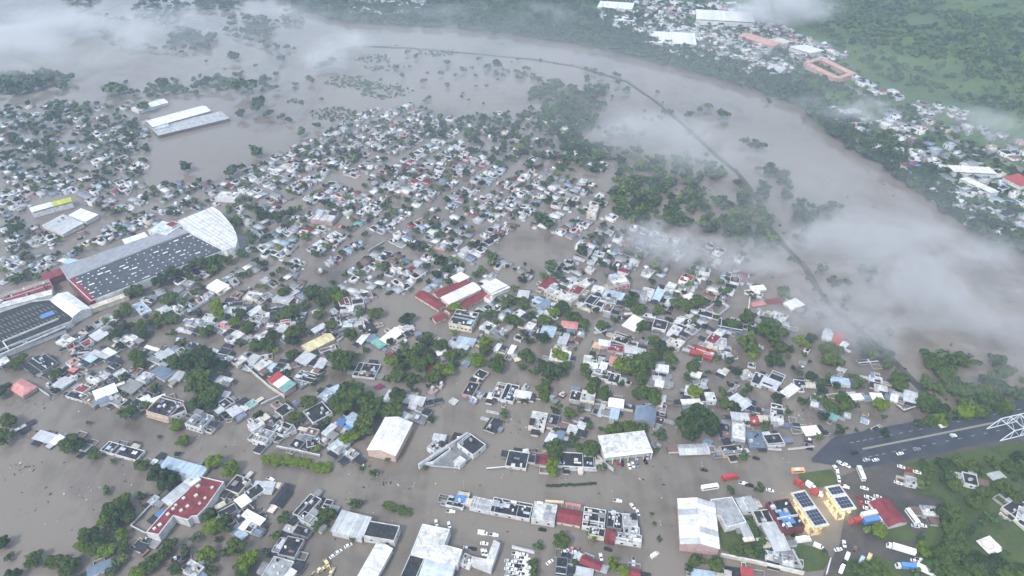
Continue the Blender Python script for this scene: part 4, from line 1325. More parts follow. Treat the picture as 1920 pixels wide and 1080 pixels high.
# salmon courtyard complex and big roofs on the far bank
def far_building(A, B, C, h, st, rc, wc, name, label, cat):
    z = GB((A[0] + C[0]) / 2, (A[1] + C[1]) / 2)[2]
    return building(A, B, C, h, st, rc, wc, 'v', name, label, cat, base=max(0, z - .6))
far_building((1512, 119), (1570, 147), (1577, 143), 9, 's', 'C', 'C', 'courtyard_wing', 'near long wing of the salmon courtyard complex by the highway', 'building')
far_building((1540, 110), (1598, 138), (1604, 134), 9, 's', 'C', 'C', 'courtyard_wing', 'back long wing of the salmon courtyard complex by the highway', 'building')
far_building((1514, 117), (1541, 110), (1534, 107), 9, 's', 'C', 'C', 'courtyard_wing', 'left end wing of the salmon courtyard complex by the highway', 'building')
far_building((1571, 147), (1602, 137), (1595, 134), 9, 's', 'C', 'C', 'courtyard_wing', 'right end wing of the salmon courtyard complex by the highway', 'building')
far_building((1710, 324), (1752, 327), (1748, 309), 6, 'm', 'B', 'W', 'warehouse', 'bright blue shed roof on the far river bank', 'warehouse')
far_building((1698, 312), (1730, 306), (1722, 300), 6, 'm', 'R', 'W', 'warehouse', 'dark red roof behind the bright blue shed on the far bank', 'warehouse')
far_building((1882, 330), (1915, 347), (1926, 334), 6, 'm', 'E', 'W', 'warehouse', 'bright red shed roof at the right edge of the far bank', 'warehouse')
far_building((1306, 36), (1415, 42), (1400, 21), 9, 'm', 'W', 'W', 'factory', 'largest white factory roof at the top of the far bank', 'factory')
far_building((1218, 78), (1306, 82), (1300, 62), 9, 'm', 'W', 'W', 'factory', 'broad white factory roof above the river bend', 'factory')
far_building((1385, 64), (1450, 84), (1462, 76), 8, 's', 'C', 'C', 'warehouse', 'salmon roofs beside the highway left of the courtyard complex', 'warehouse')
far_building((1440, 74), (1466, 82), (1472, 74), 7, 'm', 'H', 'W', 'warehouse', 'beige roof beside the highway behind the salmon roofs', 'warehouse')
far_building((1120, 12), (1185, 16), (1180, 5), 9, 'm', 'W', 'W', 'factory', 'white factory roof at the very top edge', 'factory')
far_building((1150, 38), (1190, 40), (1186, 30), 8, 'm', 'W', 'W', 'factory', 'small white factory roof below the top edge', 'factory')
far_building((1430, 132), (1460, 138), (1462, 124), 7, 'm', 'L', 'W', 'warehouse', 'pale grey roof between highway and river trees', 'warehouse')
far_building((1480, 88), (1520, 100), (1530, 88), 7, 'm', 'W', 'W', 'warehouse', 'white roof right of the highway above the courtyard complex', 'warehouse')
far_building((1800, 335), (1858, 362), (1866, 354), 6, 'm', 'W', 'W', 'warehouse', 'long white roof left of the bright red shed on far bank', 'warehouse')
far_building((1790, 322), (1870, 326), (1868, 312), 6, 'm', 'W', 'W', 'warehouse', 'white roof behind the long white roof on far bank', 'warehouse')

# free-standing walls
wall_line([(333, 569), (357, 581), (391, 561), (352, 547), (333, 569)], 2.6, 'W', 'low white walls round the flooded square yard', .5)
wall_line([(1322, 580), (1348, 590), (1367, 574), (1350, 562), (1322, 580)], 2.6, 'W', 'white walls of the small walled garden by the street', .7)
wall_line([(459, 684), (503, 722), (533, 742)], 3, 'H', 'long cream courtyard wall left of the striped awning', .5)
wall_line([(489, 757), (533, 737)], 2, 'L', 'grey yard wall leading up to the striped awning', .5)
wall_line([(67, 724), (92, 741)], 2, 'W', 'short white wall beside the salmon hipped roof', .5)
wall_line([(518, 836), (560, 844), (600, 853)], 2.2, 'L', 'grey boundary wall above the long bright hedge', .4)
wall_line([(912, 769), (936, 774)], 2.5, 'W', 'short white wall at the top of the flooded lot', .5)
wall_line([(912, 878), (947, 875)], 1.2, 'L', 'low grey wall leading to the dark roof on the boulevard', .5)
wall_line([(1058, 879), (1120, 881)], 2, 'W', 'white wall in front of the long dark roof', .5)
wall_line([(1120, 852), (1133, 866), (1151, 880)], 2.5, 'W', 'curved white wall at the corner of the open-fronted shed', .7)
wall_line([(1478, 841), (1527, 836)], 1.8, 'W', 'white wall beside the road near the asphalt edge', .5)
wall_line([(1440, 840), (1466, 842)], 1.8, 'W', 'short white wall in front of the dark roof by the boulevard', .5)
wall_line([(1352, 1038), (1420, 1052), (1508, 1073)], 3, 'H', 'long beige wall running from the salmon-walled warehouse', .8)
wall_line([(1550, 1075), (1558, 1046)], 2, 'H', 'beige wall beside the lane in the lower right', .5)
wall_line([(1486, 1030), (1505, 1064)], 2.5, 'W', 'white wall dividing the yards below the fuel canopies', .6)
wall_line([(960, 1023), (1002, 1033)], 3, 'W', 'white wall at the back of the lot of parked cars', .6)
wall_line([(245, 985), (273, 999)], 2, 'L', 'grey yard wall left of the stepped red roof', .4)
wall_line([(245, 985), (290, 938)], 1.6, 'L', 'pale yard wall between trees and the stepped red roof', .4)
wall_line([(1875, 960), (1886, 970), (1897, 968), (1922, 992)], 2.5, 'H', 'crooked cream wall round the dark house at right edge', .6, base=2.5)
wall_line([(1252, 637), (1274, 655)], 3, 'W', 'white street wall beside the straight flooded street', .5)
wall_line([(1683, 759), (1695, 769), (1722, 760)], 2, 'N', 'brown ruined wall near the riverside trees', .6)
wall_line([(1402, 590), (1404, 575), (1407, 553)], 2.5, 'P', 'row of pale pink gate posts in the misty street', .8)
wall_line([(720, 452), (690, 470)], 2, 'L', 'pale yard wall among houses left of the pond', .4)

# ---------------------------------------------------------------- vehicles
def loft(V, F, secs):
    """closed body from cross-sections along x: (x, half width, z0, z1)"""
    b = len(V)
    for x, w, z0, z1 in secs: V += [(x, -w, z0), (x, w, z0), (x, w, z1), (x, -w, z1)]
    k = len(secs)
    for i in range(k - 1):
        a, c = b + 4*i, b + 4*(i+1)
        for j in range(4): F.append((a + j, c + j, c + (j+1) % 4, a + (j+1) % 4))
    F.append((b, b+1, b+2, b+3)); a = b + 4*(k-1); F.append((a+3, a+2, a+1, a))
_vm = {}
def vmesh(key, fn, m):
    if key not in _vm:
        V, F = [], []; fn(V, F); _vm[key] = mesh(key.split('|')[0], V, F, m)
    return _vm[key]
def wheel_fn(r, w):
    def fn(V, F):
        b = len(V); n = 10
        for s in (-w/2, w/2):
            for i in range(n):
                a = 2*math.pi*i/n; V.append((r*math.cos(a), s, r*math.sin(a)))
        for i in range(n): F.append((b+i, b+(i+1) % n, b+n+(i+1) % n, b+n+i))
        F.append(tuple(b+i for i in range(n-1, -1, -1))); F.append(tuple(b+n+i for i in range(n)))
    return fn
VGROUP = {'car': 'cars caught in the flood', 'van': 'cars caught in the flood', 'pickup': 'cars caught in the flood'}
def place(px, py, ang_px):
    """ground point and heading for a vehicle at a pixel, heading given by a second pixel offset"""
    dry = px > 1560 and py > 840
    z = GD(px, py)[2] + .2 if dry else 0.0
    p = G(px, py, z + .8)
    q = G(px + ang_px[0], py + ang_px[1], z + .8)
    return (p[0], p[1], z - (0 if dry else .35)), math.atan2(q[1] - p[1], q[0] - p[0]), dry
def car(px, py, ang, c='W', kind='car', label=None):
    loc, rz, dry = place(px, py, ang)
    name = {'car': 'car', 'van': 'van', 'pickup': 'pickup_truck'}[kind]
    t = thing(name, loc, rz, label, name.replace('_', ' '), 'vehicles caught by the flood')
    bm = mat('paint', c)
    if kind == 'car':
        share('body', vmesh('body|car' + c, lambda V, F: loft(V, F, [(-2.2, .75, .45, .85), (-2.0, .86, .3, 1.0), (-.2, .88, .28, 1.02), (1.2, .87, .28, .98), (2.0, .8, .3, .86), (2.25, .7, .45, .75)]), bm), t)
        share('window_band', vmesh('window_band|car', lambda V, F: loft(V, F, [(-1.75, .78, .98, 1.02), (-1.25, .70, .98, 1.43), (.35, .70, .98, 1.43), (1.15, .78, .96, 1.0)]), GLASS), t)
        share('roof', vmesh('roof|car' + c, lambda V, F: loft(V, F, [(-1.25, .68, 1.43, 1.47), (-.5, .70, 1.43, 1.52), (.35, .68, 1.43, 1.47)]), bm), t)
        wx, wy, wr = 1.35, .78, .33
    elif kind == 'van':
        share('body', vmesh('body|van' + c, lambda V, F: loft(V, F, [(-2.7, .95, .35, 2.1), (-2.6, 1.0, .3, 2.25), (1.0, 1.0, .3, 2.25), (1.7, .98, .3, 1.45), (2.6, .9, .35, 1.1), (2.7, .85, .45, .95)]), bm), t)
        share('windscreen', vmesh('windscreen|van', lambda V, F: loft(V, F, [(1.02, .86, 1.5, 2.24), (1.05, .86, 1.46, 2.22), (1.74, .86, 1.40, 1.46)]), GLASS), t)
        wx, wy, wr = 1.7, .9, .36
    else:
        share('body', vmesh('body|pickup' + c, lambda V, F: loft(V, F, [(-2.6, .9, .5, 1.05), (-.3, .92, .4, 1.1), (1.4, .92, .4, 1.05), (2.5, .88, .45, .95), (2.6, .8, .55, .85)]), bm), t)
        share('cargo_bed', vmesh('cargo_bed|pickup', lambda V, F: box(V, F, -2.5, -.75, 1.06, -.5, .75, 1.09), TANK), t)
        share('cab', vmesh('cab|pickup' + c, lambda V, F: loft(V, F, [(-.35, .8, 1.1, 1.68), (.7, .8, 1.1, 1.68), (1.4, .85, 1.05, 1.1)]), bm), t)
        wx, wy, wr = 1.7, .85, .38
    for sx in (-1, 1):
        for sy in (-1, 1):
            share('wheel', vmesh(f'wheel|{wr}', wheel_fn(wr, .22), TYRE), t, (sx * wx, sy * wy, wr))
    if not label:
        defer(t, CNAME[c], {'car': 'car', 'van': 'van', 'pickup': 'pickup truck'}[kind], px, py)
    return t
def big(px, py, ang, c, kind, label, L=11, c2='W'):
    loc, rz, dry = place(px, py, ang)
    t = thing(kind, loc, rz, label, kind.replace('_', ' '), 'buses and trucks')
    bm = mat('paint', c)
    if kind in ('bus', 'school_bus'):
        V, F = [], []; loft(V, F, [(-L/2, 1.15, .5, 2.7), (-L/2 + .2, 1.25, .45, 2.95), (L/2 - .5, 1.25, .45, 2.95), (L/2, 1.15, .5, 2.3)]); part('body', V, F, bm, t)
        for s in (-1, 1):
            V, F = [], []; box(V, F, -L/2 + .6, s * 1.26 - .02, 1.6, L/2 - 1.2, s * 1.26 + .02, 2.4, True); part('window_band', V, F, GLASS, t)
        V, F = [], []; box(V, F, -L/2 + 2, -.7, 2.96, -L/2 + 4.5, .7, 3.15); part('roof_unit', V, F, mat('paint', 'W' if c != 'W' else 'L'), t)
        V, F = [], []; box(V, F, L/2 - .12, -1.0, 1.5, L/2 + .03, 1.0, 2.25, True); part('windscreen', V, F, GLASS, t)
        ax = (-L * .28, L * .32)
    else:
        x1 = L/2 - 2.7
        V, F = [], []; loft(V, F, [(-L/2, 1.28, 1.0, 3.7), (x1, 1.28, 1.0, 3.7)]); part('cargo_box', V, F, bm, t)
        V, F = [], []; loft(V, F, [(x1 + .35, 1.2, .6, 2.9), (L/2 - .9, 1.2, .6, 2.9), (L/2 - .3, 1.15, .6, 1.9), (L/2, 1.1, .7, 1.5)]); cb = part('cab', V, F, mat('paint', c2), t)
        V, F = [], []; loft(V, F, [(L/2 - .86, 1.05, 1.95, 2.82), (L/2 - .8, 1.05, 1.9, 2.8), (L/2 - .3, 1.05, 1.85, 1.93)]); part('windscreen', V, F, GLASS, cb)
        V, F = [], []; box(V, F, -L/2 + .2, -.5, .6, L/2 - .6, .5, .98, True); part('chassis', V, F, TANK, t)
        ax = (-L * .38, -L * .3, L/2 - 1.5) if L < 13 else (-L * .42, -L * .34, L/2 - 4.6, L/2 - 3.6, L/2 - 1.2)
    for x in ax:
        for s in (-1, 1): share('wheel', vmesh('wheel|.5', wheel_fn(.5, .3), TYRE), t, (x, s * 1.05, .5))
    return t
big(1496, 883, (20, -1), 'O', 'school_bus', 'yellow-orange bus at the edge of the dry asphalt', 8, 'O')
big(1331, 914, (20, -3), 'W', 'bus', 'long white bus standing in the boulevard water', 10.5)
big(1369, 896, (20, -3), 'E', 'truck', 'bright red truck standing in the boulevard water', 10.5, 'E')
big(1614, 889, (5, 12), 'W', 'bus', 'white bus parked behind the smaller fuel canopy', 10)
big(1688, 1031, (-20, -6), 'W', 'semi_trailer', 'white semi-trailer truck parked on the dark lot', 14)
big(1697, 1064, (-20, -2), 'B', 'truck', 'blue truck with white cab below the white semi-trailer', 10)
big(1738, 1073, (20, 9), 'W', 'truck', 'white truck half hidden by trees at the bottom', 11)
big(1710, 970, (12, 16), 'W', 'bus', 'white coach parked beside the maroon roof', 10)
big(1602, 979, (-14, 3), 'E', 'truck', 'red truck left of the blue container', 7, 'E')
big(1637, 978, (30, -6), 'B', 'truck', 'long blue container truck beside the red truck', 12)
big(1632, 966, (30, -6), 'W', 'truck', 'white container truck behind the blue container', 12)
big(1520, 913, (12, 8), 'W', 'truck', 'white truck between two red trucks by the lawn', 6.5)
big(1499, 908, (12, 8), 'E', 'truck', 'red truck nearest the flooded boulevard by the lawn', 6.5, 'E')
big(1531, 925, (12, 4), 'E', 'truck', 'red truck with white cab beside the larger canopy', 7, 'W')
big(1506, 1013, (20, -3), 'W', 'truck', 'white truck below the larger fuel canopy', 9)
big(1767, 802, (20, -4), 'W', 'truck', 'small white box truck on the far lane of the road', 5.5)
big(1836, 808, (6, -14), 'W', 'bus', 'white bus turning across the road near the bridge', 7)
big(1787, 820, (20, -4), 'L', 'truck', 'grey truck on the road near the bridge', 5)
for i, (x, y, a, c, k) in enumerate([
    (1158, 938, (20, 3), 'W', 'pickup'), (1186, 948, (10, 12), 'W', 'car'), (1196, 960, (5, 14), 'W', 'car'), (1017, 992, (20, 3), 'K', 'car'), (1228, 1040, (14, -9), 'W', 'van'),
    (1188, 1052, (0, 14), 'L', 'pickup'), (818, 979, (3, 14), 'W', 'car'), (842, 983, (3, 14), 'W', 'car'), (845, 958, (20, 2), 'W', 'pickup'), (653, 1022, (14, -7), 'W', 'car'),
    (634, 1034, (12, -8), 'W', 'car'), (625, 1041, (12, -8), 'W', 'car'), (905, 999, (20, 3), 'W', 'van'), (926, 1002, (20, 3), 'W', 'pickup'), (908, 1018, (20, 3), 'W', 'car'),
    (905, 1034, (3, 14), 'W', 'car'), (911, 1035, (3, 14), 'W', 'car'), (876, 1027, (20, 3), 'L', 'car'), (886, 1028, (20, 3), 'K', 'car'), (1193, 856, (4, 14), 'W', 'car'),
    (1180, 873, (5, 14), 'W', 'car'), (1187, 870, (5, 14), 'W', 'car'), (1195, 869, (5, 14), 'U', 'car'), (1167, 868, (3, 14), 'K', 'car'), (1160, 869, (3, 14), 'E', 'car'),
    (1210, 864, (8, 12), 'K', 'car'), (1171, 853, (3, 14), 'K', 'car'), (1213, 855, (3, 14), 'L', 'car'), (507, 897, (14, 6), 'W', 'pickup'), (677, 868, (8, 12), 'W', 'van'),
    (1127, 1043, (3, 14), 'W', 'car'), (1140, 1029, (14, 4), 'K', 'car'), (1060, 1033, (14, -8), 'W', 'car'), (1074, 1028, (16, 3), 'P', 'car'), (1080, 1035, (16, 3), 'W', 'car'),
    (1085, 1029, (16, 3), 'N', 'car'), (1031, 1053, (12, -8), 'W', 'car'), (1066, 1040, (12, -8), 'S', 'car'), (1576, 868, (12, 8), 'W', 'car'), (1588, 872, (12, 8), 'W', 'car'),
    (1567, 877, (10, 12), 'W', 'car'), (1571, 888, (3, 14), 'W', 'car'), (1573, 898, (3, 14), 'W', 'car'), (1584, 912, (14, 4), 'W', 'pickup'), (1621, 915, (14, 4), 'W', 'car'),
    (1628, 932, (14, 4), 'W', 'car'), (1638, 937, (14, 4), 'W', 'pickup'), (1646, 931, (14, 4), 'W', 'car'), (1640, 946, (14, 4), 'L', 'car'), (1630, 943, (14, 4), 'W', 'car'),
    (1636, 955, (14, 4), 'W', 'car'), (1626, 953, (14, 4), 'W', 'car'), (1647, 943, (14, 4), 'W', 'car'), (1615, 943, (8, 12), 'E', 'car'), (1612, 935, (8, 12), 'R', 'car'),
    (1583, 1019, (3, 14), 'W', 'car'), (1572, 1030, (14, -3), 'W', 'car'), (1589, 1042, (5, -14), 'W', 'van'), (1578, 1067, (5, -14), 'W', 'van'), (1583, 1056, (5, -14), 'K', 'car'),
    (1603, 1030, (5, -14), 'N', 'pickup'), (1630, 1044, (5, -12), 'Y', 'van'), (1616, 1049, (6, -12), 'S', 'van'), (1535, 1024, (14, 6), 'W', 'van'), (1490, 1003, (14, 3), 'K', 'car'),
    (1716, 1052, (14, 4), 'W', 'car'), (1726, 1050, (14, 4), 'W', 'pickup'), (1730, 985, (14, 3), 'W', 'car'), (1717, 986, (14, 3), 'L', 'car'), (1642, 862, (20, -4), 'W', 'car'),
    (1625, 862, (20, -4), 'L', 'car'), (1603, 848, (20, -4), 'K', 'car'), (1688, 850, (20, -4), 'W', 'car'), (1720, 842, (20, -4), 'G', 'car'), (1760, 828, (20, -4), 'W', 'car'),
    (1690, 875, (14, 4), 'W', 'car'), (1705, 880, (14, 4), 'E', 'car'), (1720, 885, (14, 4), 'W', 'car'), (1735, 890, (14, 4), 'G', 'car'), (1684, 905, (14, 5), 'W', 'car'),
    (1444, 918, (14, 4), 'W', 'car'), (1394, 905, (14, 3), 'W', 'pickup'), (1405, 909, (14, 3), 'K', 'pickup'), (1320, 880, (14, 3), 'K', 'car'), (1418, 858, (14, 3), 'K', 'car')]):
    car(x, y, a, c, k)
# rows of vehicles on the sales lot
k_ = 0
for r_ in range(7):
    for q_ in range(3):
        x, y = 953 + q_ * 15 + (3 if r_ % 2 else 0) + random.uniform(-1, 1), 1036 + r_ * 7.5 + q_ * 1.6
        if q_ == 0 and r_ < 2: continue
        car(x, y, (14, 3), 'WWWWLWWWK'[k_ % 9], 'pickup' if k_ % 3 == 0 else 'car'); k_ += 1
# flooded diggers in the bottom yard
def digger(px, py, rz, label):
    p = G(px, py, 1)
    t = thing('backhoe_loader', (p[0], p[1], -.5), rz, label, 'backhoe', 'flooded yellow diggers')
    ym = mat('paint', 'Y')
    V, F = [], []; loft(V, F, [(-2, .8, .7, 1.5), (.6, .85, .7, 1.6), (2.2, .7, .7, 1.5)]); part('chassis', V, F, ym, t)
    V, F = [], []; loft(V, F, [(-1.3, .75, 1.5, 2.6), (.2, .75, 1.5, 2.6)]); cb = part('cab', V, F, GLASS, t)
    V, F = [], []; box(V, F, -1.4, -.85, 2.6, .3, .85, 2.75, True); part('cab_roof', V, F, ym, cb)
    V, F = [], []; bar(V, F, (-2, 0, 1.3), (-3.4, 0, 3.4), .3, .4); bar(V, F, (-3.4, 0, 3.4), (-5.0, 0, 2.0), .25, .35); part('digging_arm', V, F, ym, t)
    V, F = [], []; loft(V, F, [(-5.4, .35, 1.3, 2.0), (-4.8, .4, 1.2, 2.1)]); part('bucket', V, F, TANK, t)
    V, F = [], []; loft(V, F, [(2.9, 1.0, .8, 1.7), (3.5, 1.05, .7, 1.0)]); part('loader_bucket', V, F, ym, t)
    for s in (-1, 1):
        V, F = [], []; bar(V, F, (1, s * .8, 1.5), (3.0, s * .8, 1.2), .15, .25); part('lift_arm', V, F, ym, t)
        for x in (-1.3, 1.6): share('wheel', vmesh('wheel|.6', wheel_fn(.6, .4), TYRE), t, (x, s * .9, .6))
digger(601, 1068, .7, 'left yellow backhoe loader in the flooded yard at the bottom')
digger(613, 1056, 2.2, 'middle yellow backhoe loader in the flooded yard at the bottom')
digger(622, 1073, 1.4, 'right yellow backhoe loader in the flooded yard at the bottom')

POLE = plain('galvanised_pole', (.30, .31, .32), .6)
# lamp posts and power poles along the boulevard
for i, (x, y, hh, k) in enumerate([(853, 900, 9, 'l'), (1128, 896, 9, 'l'), (1022, 905, 9, 'l'), (1101, 902, 9, 'l'), (942, 912, 9, 'l'), (778, 928, 9, 'l'), (446, 850, 9, 'l'), (379, 838, 9, 'l'),
                                (572, 872, 9, 'l'), (640, 890, 9, 'l'), (710, 910, 9, 'l'), (1235, 998, 8, 'l'), (1046, 890, 8, 'p'), (1080, 765, 8, 'p'), (1078, 655, 8, 'p'),
                                (817, 622, 8, 'p'), (870, 925, 9, 'l'), (1312, 890, 9, 'l'), (250, 800, 9, 'l'), (110, 765, 9, 'l'), (1003, 1048, 8, 'p'), (1138, 1075, 8, 'p'), (885, 985, 8, 'p'),
                                (1550, 828, 8, 'p'), (1300, 700, 8, 'p'), (1265, 815, 8, 'p'), (640, 700, 8, 'p'), (790, 640, 8, 'p')]):
    p = G(x, y)
    if k == 'l':
        t = thing('street_lamp', (p[0], p[1], 0), random.uniform(1.2, 1.9), None, 'street lamp', 'street lamps and poles standing in the flood')
        V, F = [], []; cyl(V, F, 0, 0, -.5, hh, .12, .07, 8); part('pole', V, F, POLE, t)
        for s in (-1, 1):
            V, F = [], []; bar(V, F, (0, 0, hh - .1), (s * 1.2, 0, hh + .2), .07, .07); a = part('arm', V, F, POLE, t)
            V, F = [], []; box(V, F, s * 1.2 - .3, -.12, hh + .14, s * 1.2 + .3, .12, hh + .26, True); part('lamp_head', V, F, mat('paint', 'L'), a)
        defer(t, 'grey double-armed', 'street lamp', x, y)
    else:
        t = thing('utility_pole', (p[0], p[1], 0), random.uniform(0, 3), None, 'utility pole', 'street lamps and poles standing in the flood')
        V, F = [], []; cyl(V, F, 0, 0, -.5, hh, .17, .12, 8); part('pole', V, F, CONC, t)
        for z in (hh - .5, hh - 1.3):
            V, F = [], []; box(V, F, -1, -.07, z, 1, .07, z + .13, True); part('crossarm', V, F, CONC, t)
        defer(t, 'concrete', 'utility pole', x, y)
# sign boards behind the shop row (too blurred to read in the photograph)
for (x0, y0), (x1, y1), c, lb in [((1022, 940), (1057, 942), 'Y', 'long yellow sign board on posts behind the shop row'), ((1060, 944), (1089, 949), 'P', 'pale pink sign board on posts behind the shop row')]:
    a, b2 = Vector((*G(x0, y0, 5), 0)), Vector((*G(x1, y1, 5), 0))
    t = thing('sign_board', a, 0, lb, 'sign')
    d = b2 - a
    V, F = [], []; bar(V, F, (0, 0, 5.2), (d.x, d.y, 5.2), .3, 2.0); part('board', V, F, mat('paint', c), t)
    for f in (.1, .5, .9):
        V, F = [], []; cyl(V, F, d.x * f, d.y * f, -.5, 4.3, .12, .12, 8); part('post', V, F, STEEL, t)
# steel truss bridge at the right edge
bs, be = Vector((*GD(1862, 816)[:2], 0)), Vector((*GD(1995, 782)[:2], 0))
d = (be - bs); Lb = d.length; d.normalize()
t = thing('truss_bridge', (bs.x, bs.y, dry_z(bs.x, bs.y) + .4), math.atan2(d.y, d.x), 'white steel truss bridge rising beside the road at right edge', 'bridge')
bay = 7.5; nb = int(Lb / bay); hb = 7.0
for s, side in ((-5.2, 'near'), (5.2, 'far')):
    for i in range(nb):
        x0, x1 = i * bay, (i + 1) * bay
        if i > 0: V, F = [], []; bar(V, F, (x0, s, hb), (x1, s, hb), .45, .45); part('top_chord', V, F, STEEL, t)
        V, F = [], []; bar(V, F, (x0, s, 0), (x1, s, 0), .45, .5); part('bottom_chord', V, F, STEEL, t)
        V, F = [], []
        if i == 0: bar(V, F, (x0, s, 0), (x1, s, hb), .4, .4)
        elif i % 2: bar(V, F, (x0, s, hb), (x1, s, 0), .3, .3)
        else: bar(V, F, (x0, s, 0), (x1, s, hb), .3, .3)
        part('diagonal', V, F, STEEL, t)
        V, F = [], []; bar(V, F, (x1, s, 0), (x1, s, hb), .3, .3); part('upright', V, F, STEEL, t)
for i in range(1, nb + 1):
    V, F = [], []; bar(V, F, (i * bay, -5.2, hb), (i * bay, 5.2, hb), .35, .35); part('cross_beam', V, F, STEEL, t)
    if i < nb:
        V, F = [], []; bar(V, F, (i * bay, -5.2, hb), ((i + 1) * bay, 5.2, hb), .18, .18); part('wind_brace', V, F, STEEL, t)
V, F = [], []; box(V, F, 0, -4.9, -.5, nb * bay, 4.9, -.15, True); part('deck', V, F, ASPH, t)

# ---------------------------------------------------------------- trees
def crown_proto(seed, nclump, nleaf, leaf, rings=4, seg=7):
    r = np.random.default_rng(seed)
    C = [(0, 0, .02, .52)]
    for i in range(nclump):
        a = r.uniform(0, 2 * math.pi); e = r.uniform(-.35, 1.0)
        d = r.uniform(.48, .76)
        C.append((d * math.cos(a) * math.cos(e * .9), d * math.sin(a) * math.cos(e * .9), .62 * d * math.sin(e * 1.2) + .05, r.uniform(.22, .44)))
    C = np.array(C)
    w = C[:, 3] ** 2; w = w / w.sum()
    idx = r.choice(len(C), nleaf, p=w)
    d = r.normal(size=(nleaf, 3)); d[:, 2] = np.abs(d[:, 2]) * .9 - .25 * (r.random(nleaf) < .3)
    d /= np.linalg.norm(d, axis=1)[:, None]
    pos = C[idx, :3] + d * (C[idx, 3] * r.uniform(.72, 1.10, nleaf))[:, None]
    pos[:, 2] = np.maximum(pos[:, 2] * .86, -.72)
    nrm = d + r.normal(size=(nleaf, 3)) * .45
    nrm /= np.linalg.norm(nrm, axis=1)[:, None]
    ref = np.where(np.abs(nrm[:, 2:3]) > .9, np.array([[1., 0, 0]]), np.array([[0., 0, 1]]))
    u = np.cross(nrm, ref); u /= np.linalg.norm(u, axis=1)[:, None]
    v = np.cross(nrm, u)
    th = r.uniform(0, 6.28, nleaf)[:, None]
    u, v = u * np.cos(th) + v * np.sin(th), v * np.cos(th) - u * np.sin(th)
    s = (leaf * r.uniform(.6, 1.3, nleaf))[:, None]
    q = np.stack([pos - u*s - v*s*.6, pos + u*s - v*s*.6, pos + u*s + v*s*.6, pos - u*s + v*s*.6], 1).reshape(-1, 3)
    faces = np.arange(nleaf * 4).reshape(-1, 4)
    # an inner mass so that the crown is not see-through everywhere
    V = [tuple(p) for p in q]; F = [tuple(int(k) for k in f) for f in faces]
    for cx, cy, cz, rr in C:
        b = len(V); rr *= .64
        for i in range(rings + 1):
            ph = math.pi * (i / rings)
            for j in range(seg):
                a = 2 * math.pi * j / seg
                k = rr * r.uniform(.85, 1.12)
                V.append((cx + k * math.sin(ph) * math.cos(a), cy + k * math.sin(ph) * math.sin(a), max(-.72, (cz + k * math.cos(ph)) * .86)))
        for i in range(rings):
            for j in range(seg): F.append((b + i*seg + j, b + i*seg + (j+1) % seg, b + (i+1)*seg + (j+1) % seg, b + (i+1)*seg + j))
    return V, F
PROTO = [crown_proto(100 + i, 9 + i % 6, 1000, .085) for i in range(9)]
CROWN = {(i, c): mesh('crown', *PROTO[i], LEAF[c]) for i in range(9) for c in 'dgb'}
LOWP = [crown_proto(300 + i, 4 + i % 3, 80, .16, 3, 5) for i in range(6)]
TINYP = [crown_proto(400 + i, 2, 44, .22, 2, 5) for i in range(6)]
TRUNK = None
def trunk_mesh():
    global TRUNK
    if TRUNK is None:
        V, F = [], []
        cyl(V, F, 0, 0, -1.0, 0, .09, .06, 7, False)
        for i in range(4):
            a = i * 1.57 + .4
            bar(V, F, (0, 0, -.25), (.45 * math.cos(a), .45 * math.sin(a), .12), .05, .05)
        TRUNK = mesh('trunk', V, F, BARK)
    return TRUNK
def tree(px, py, rp, c='g', base=0.0, name='tree'):
    r = max(1.6, rp / scale_at(py) * 1.1)
    zc = base + r * .62 + .4
    p = G(px, py, zc)
    FOOT.append((p[0], p[1], r * .7, 0, 0, 0))
    t = thing(name, (p[0], p[1], base), random.uniform(0, 6.28), None, 'tree', 'trees standing in and beside the flood')
    k = random.randrange(9)
    sx, sy, sz = r * random.uniform(.92, 1.08), r * random.uniform(.92, 1.08), r * random.uniform(.85, 1.35)
    share('crown', CROWN[(k, c)], t, (0, 0, zc - base), 0, (sx, sy, sz))
    share('trunk', trunk_mesh(), t, (0, 0, zc - base), 0, (r, r, zc - base + .6))
    size = 'small ' if r < 3.2 else 'large ' if r > 6.6 else ''
    defer(t, size + LEAFNAME[c], 'tree', px, py)
    return t
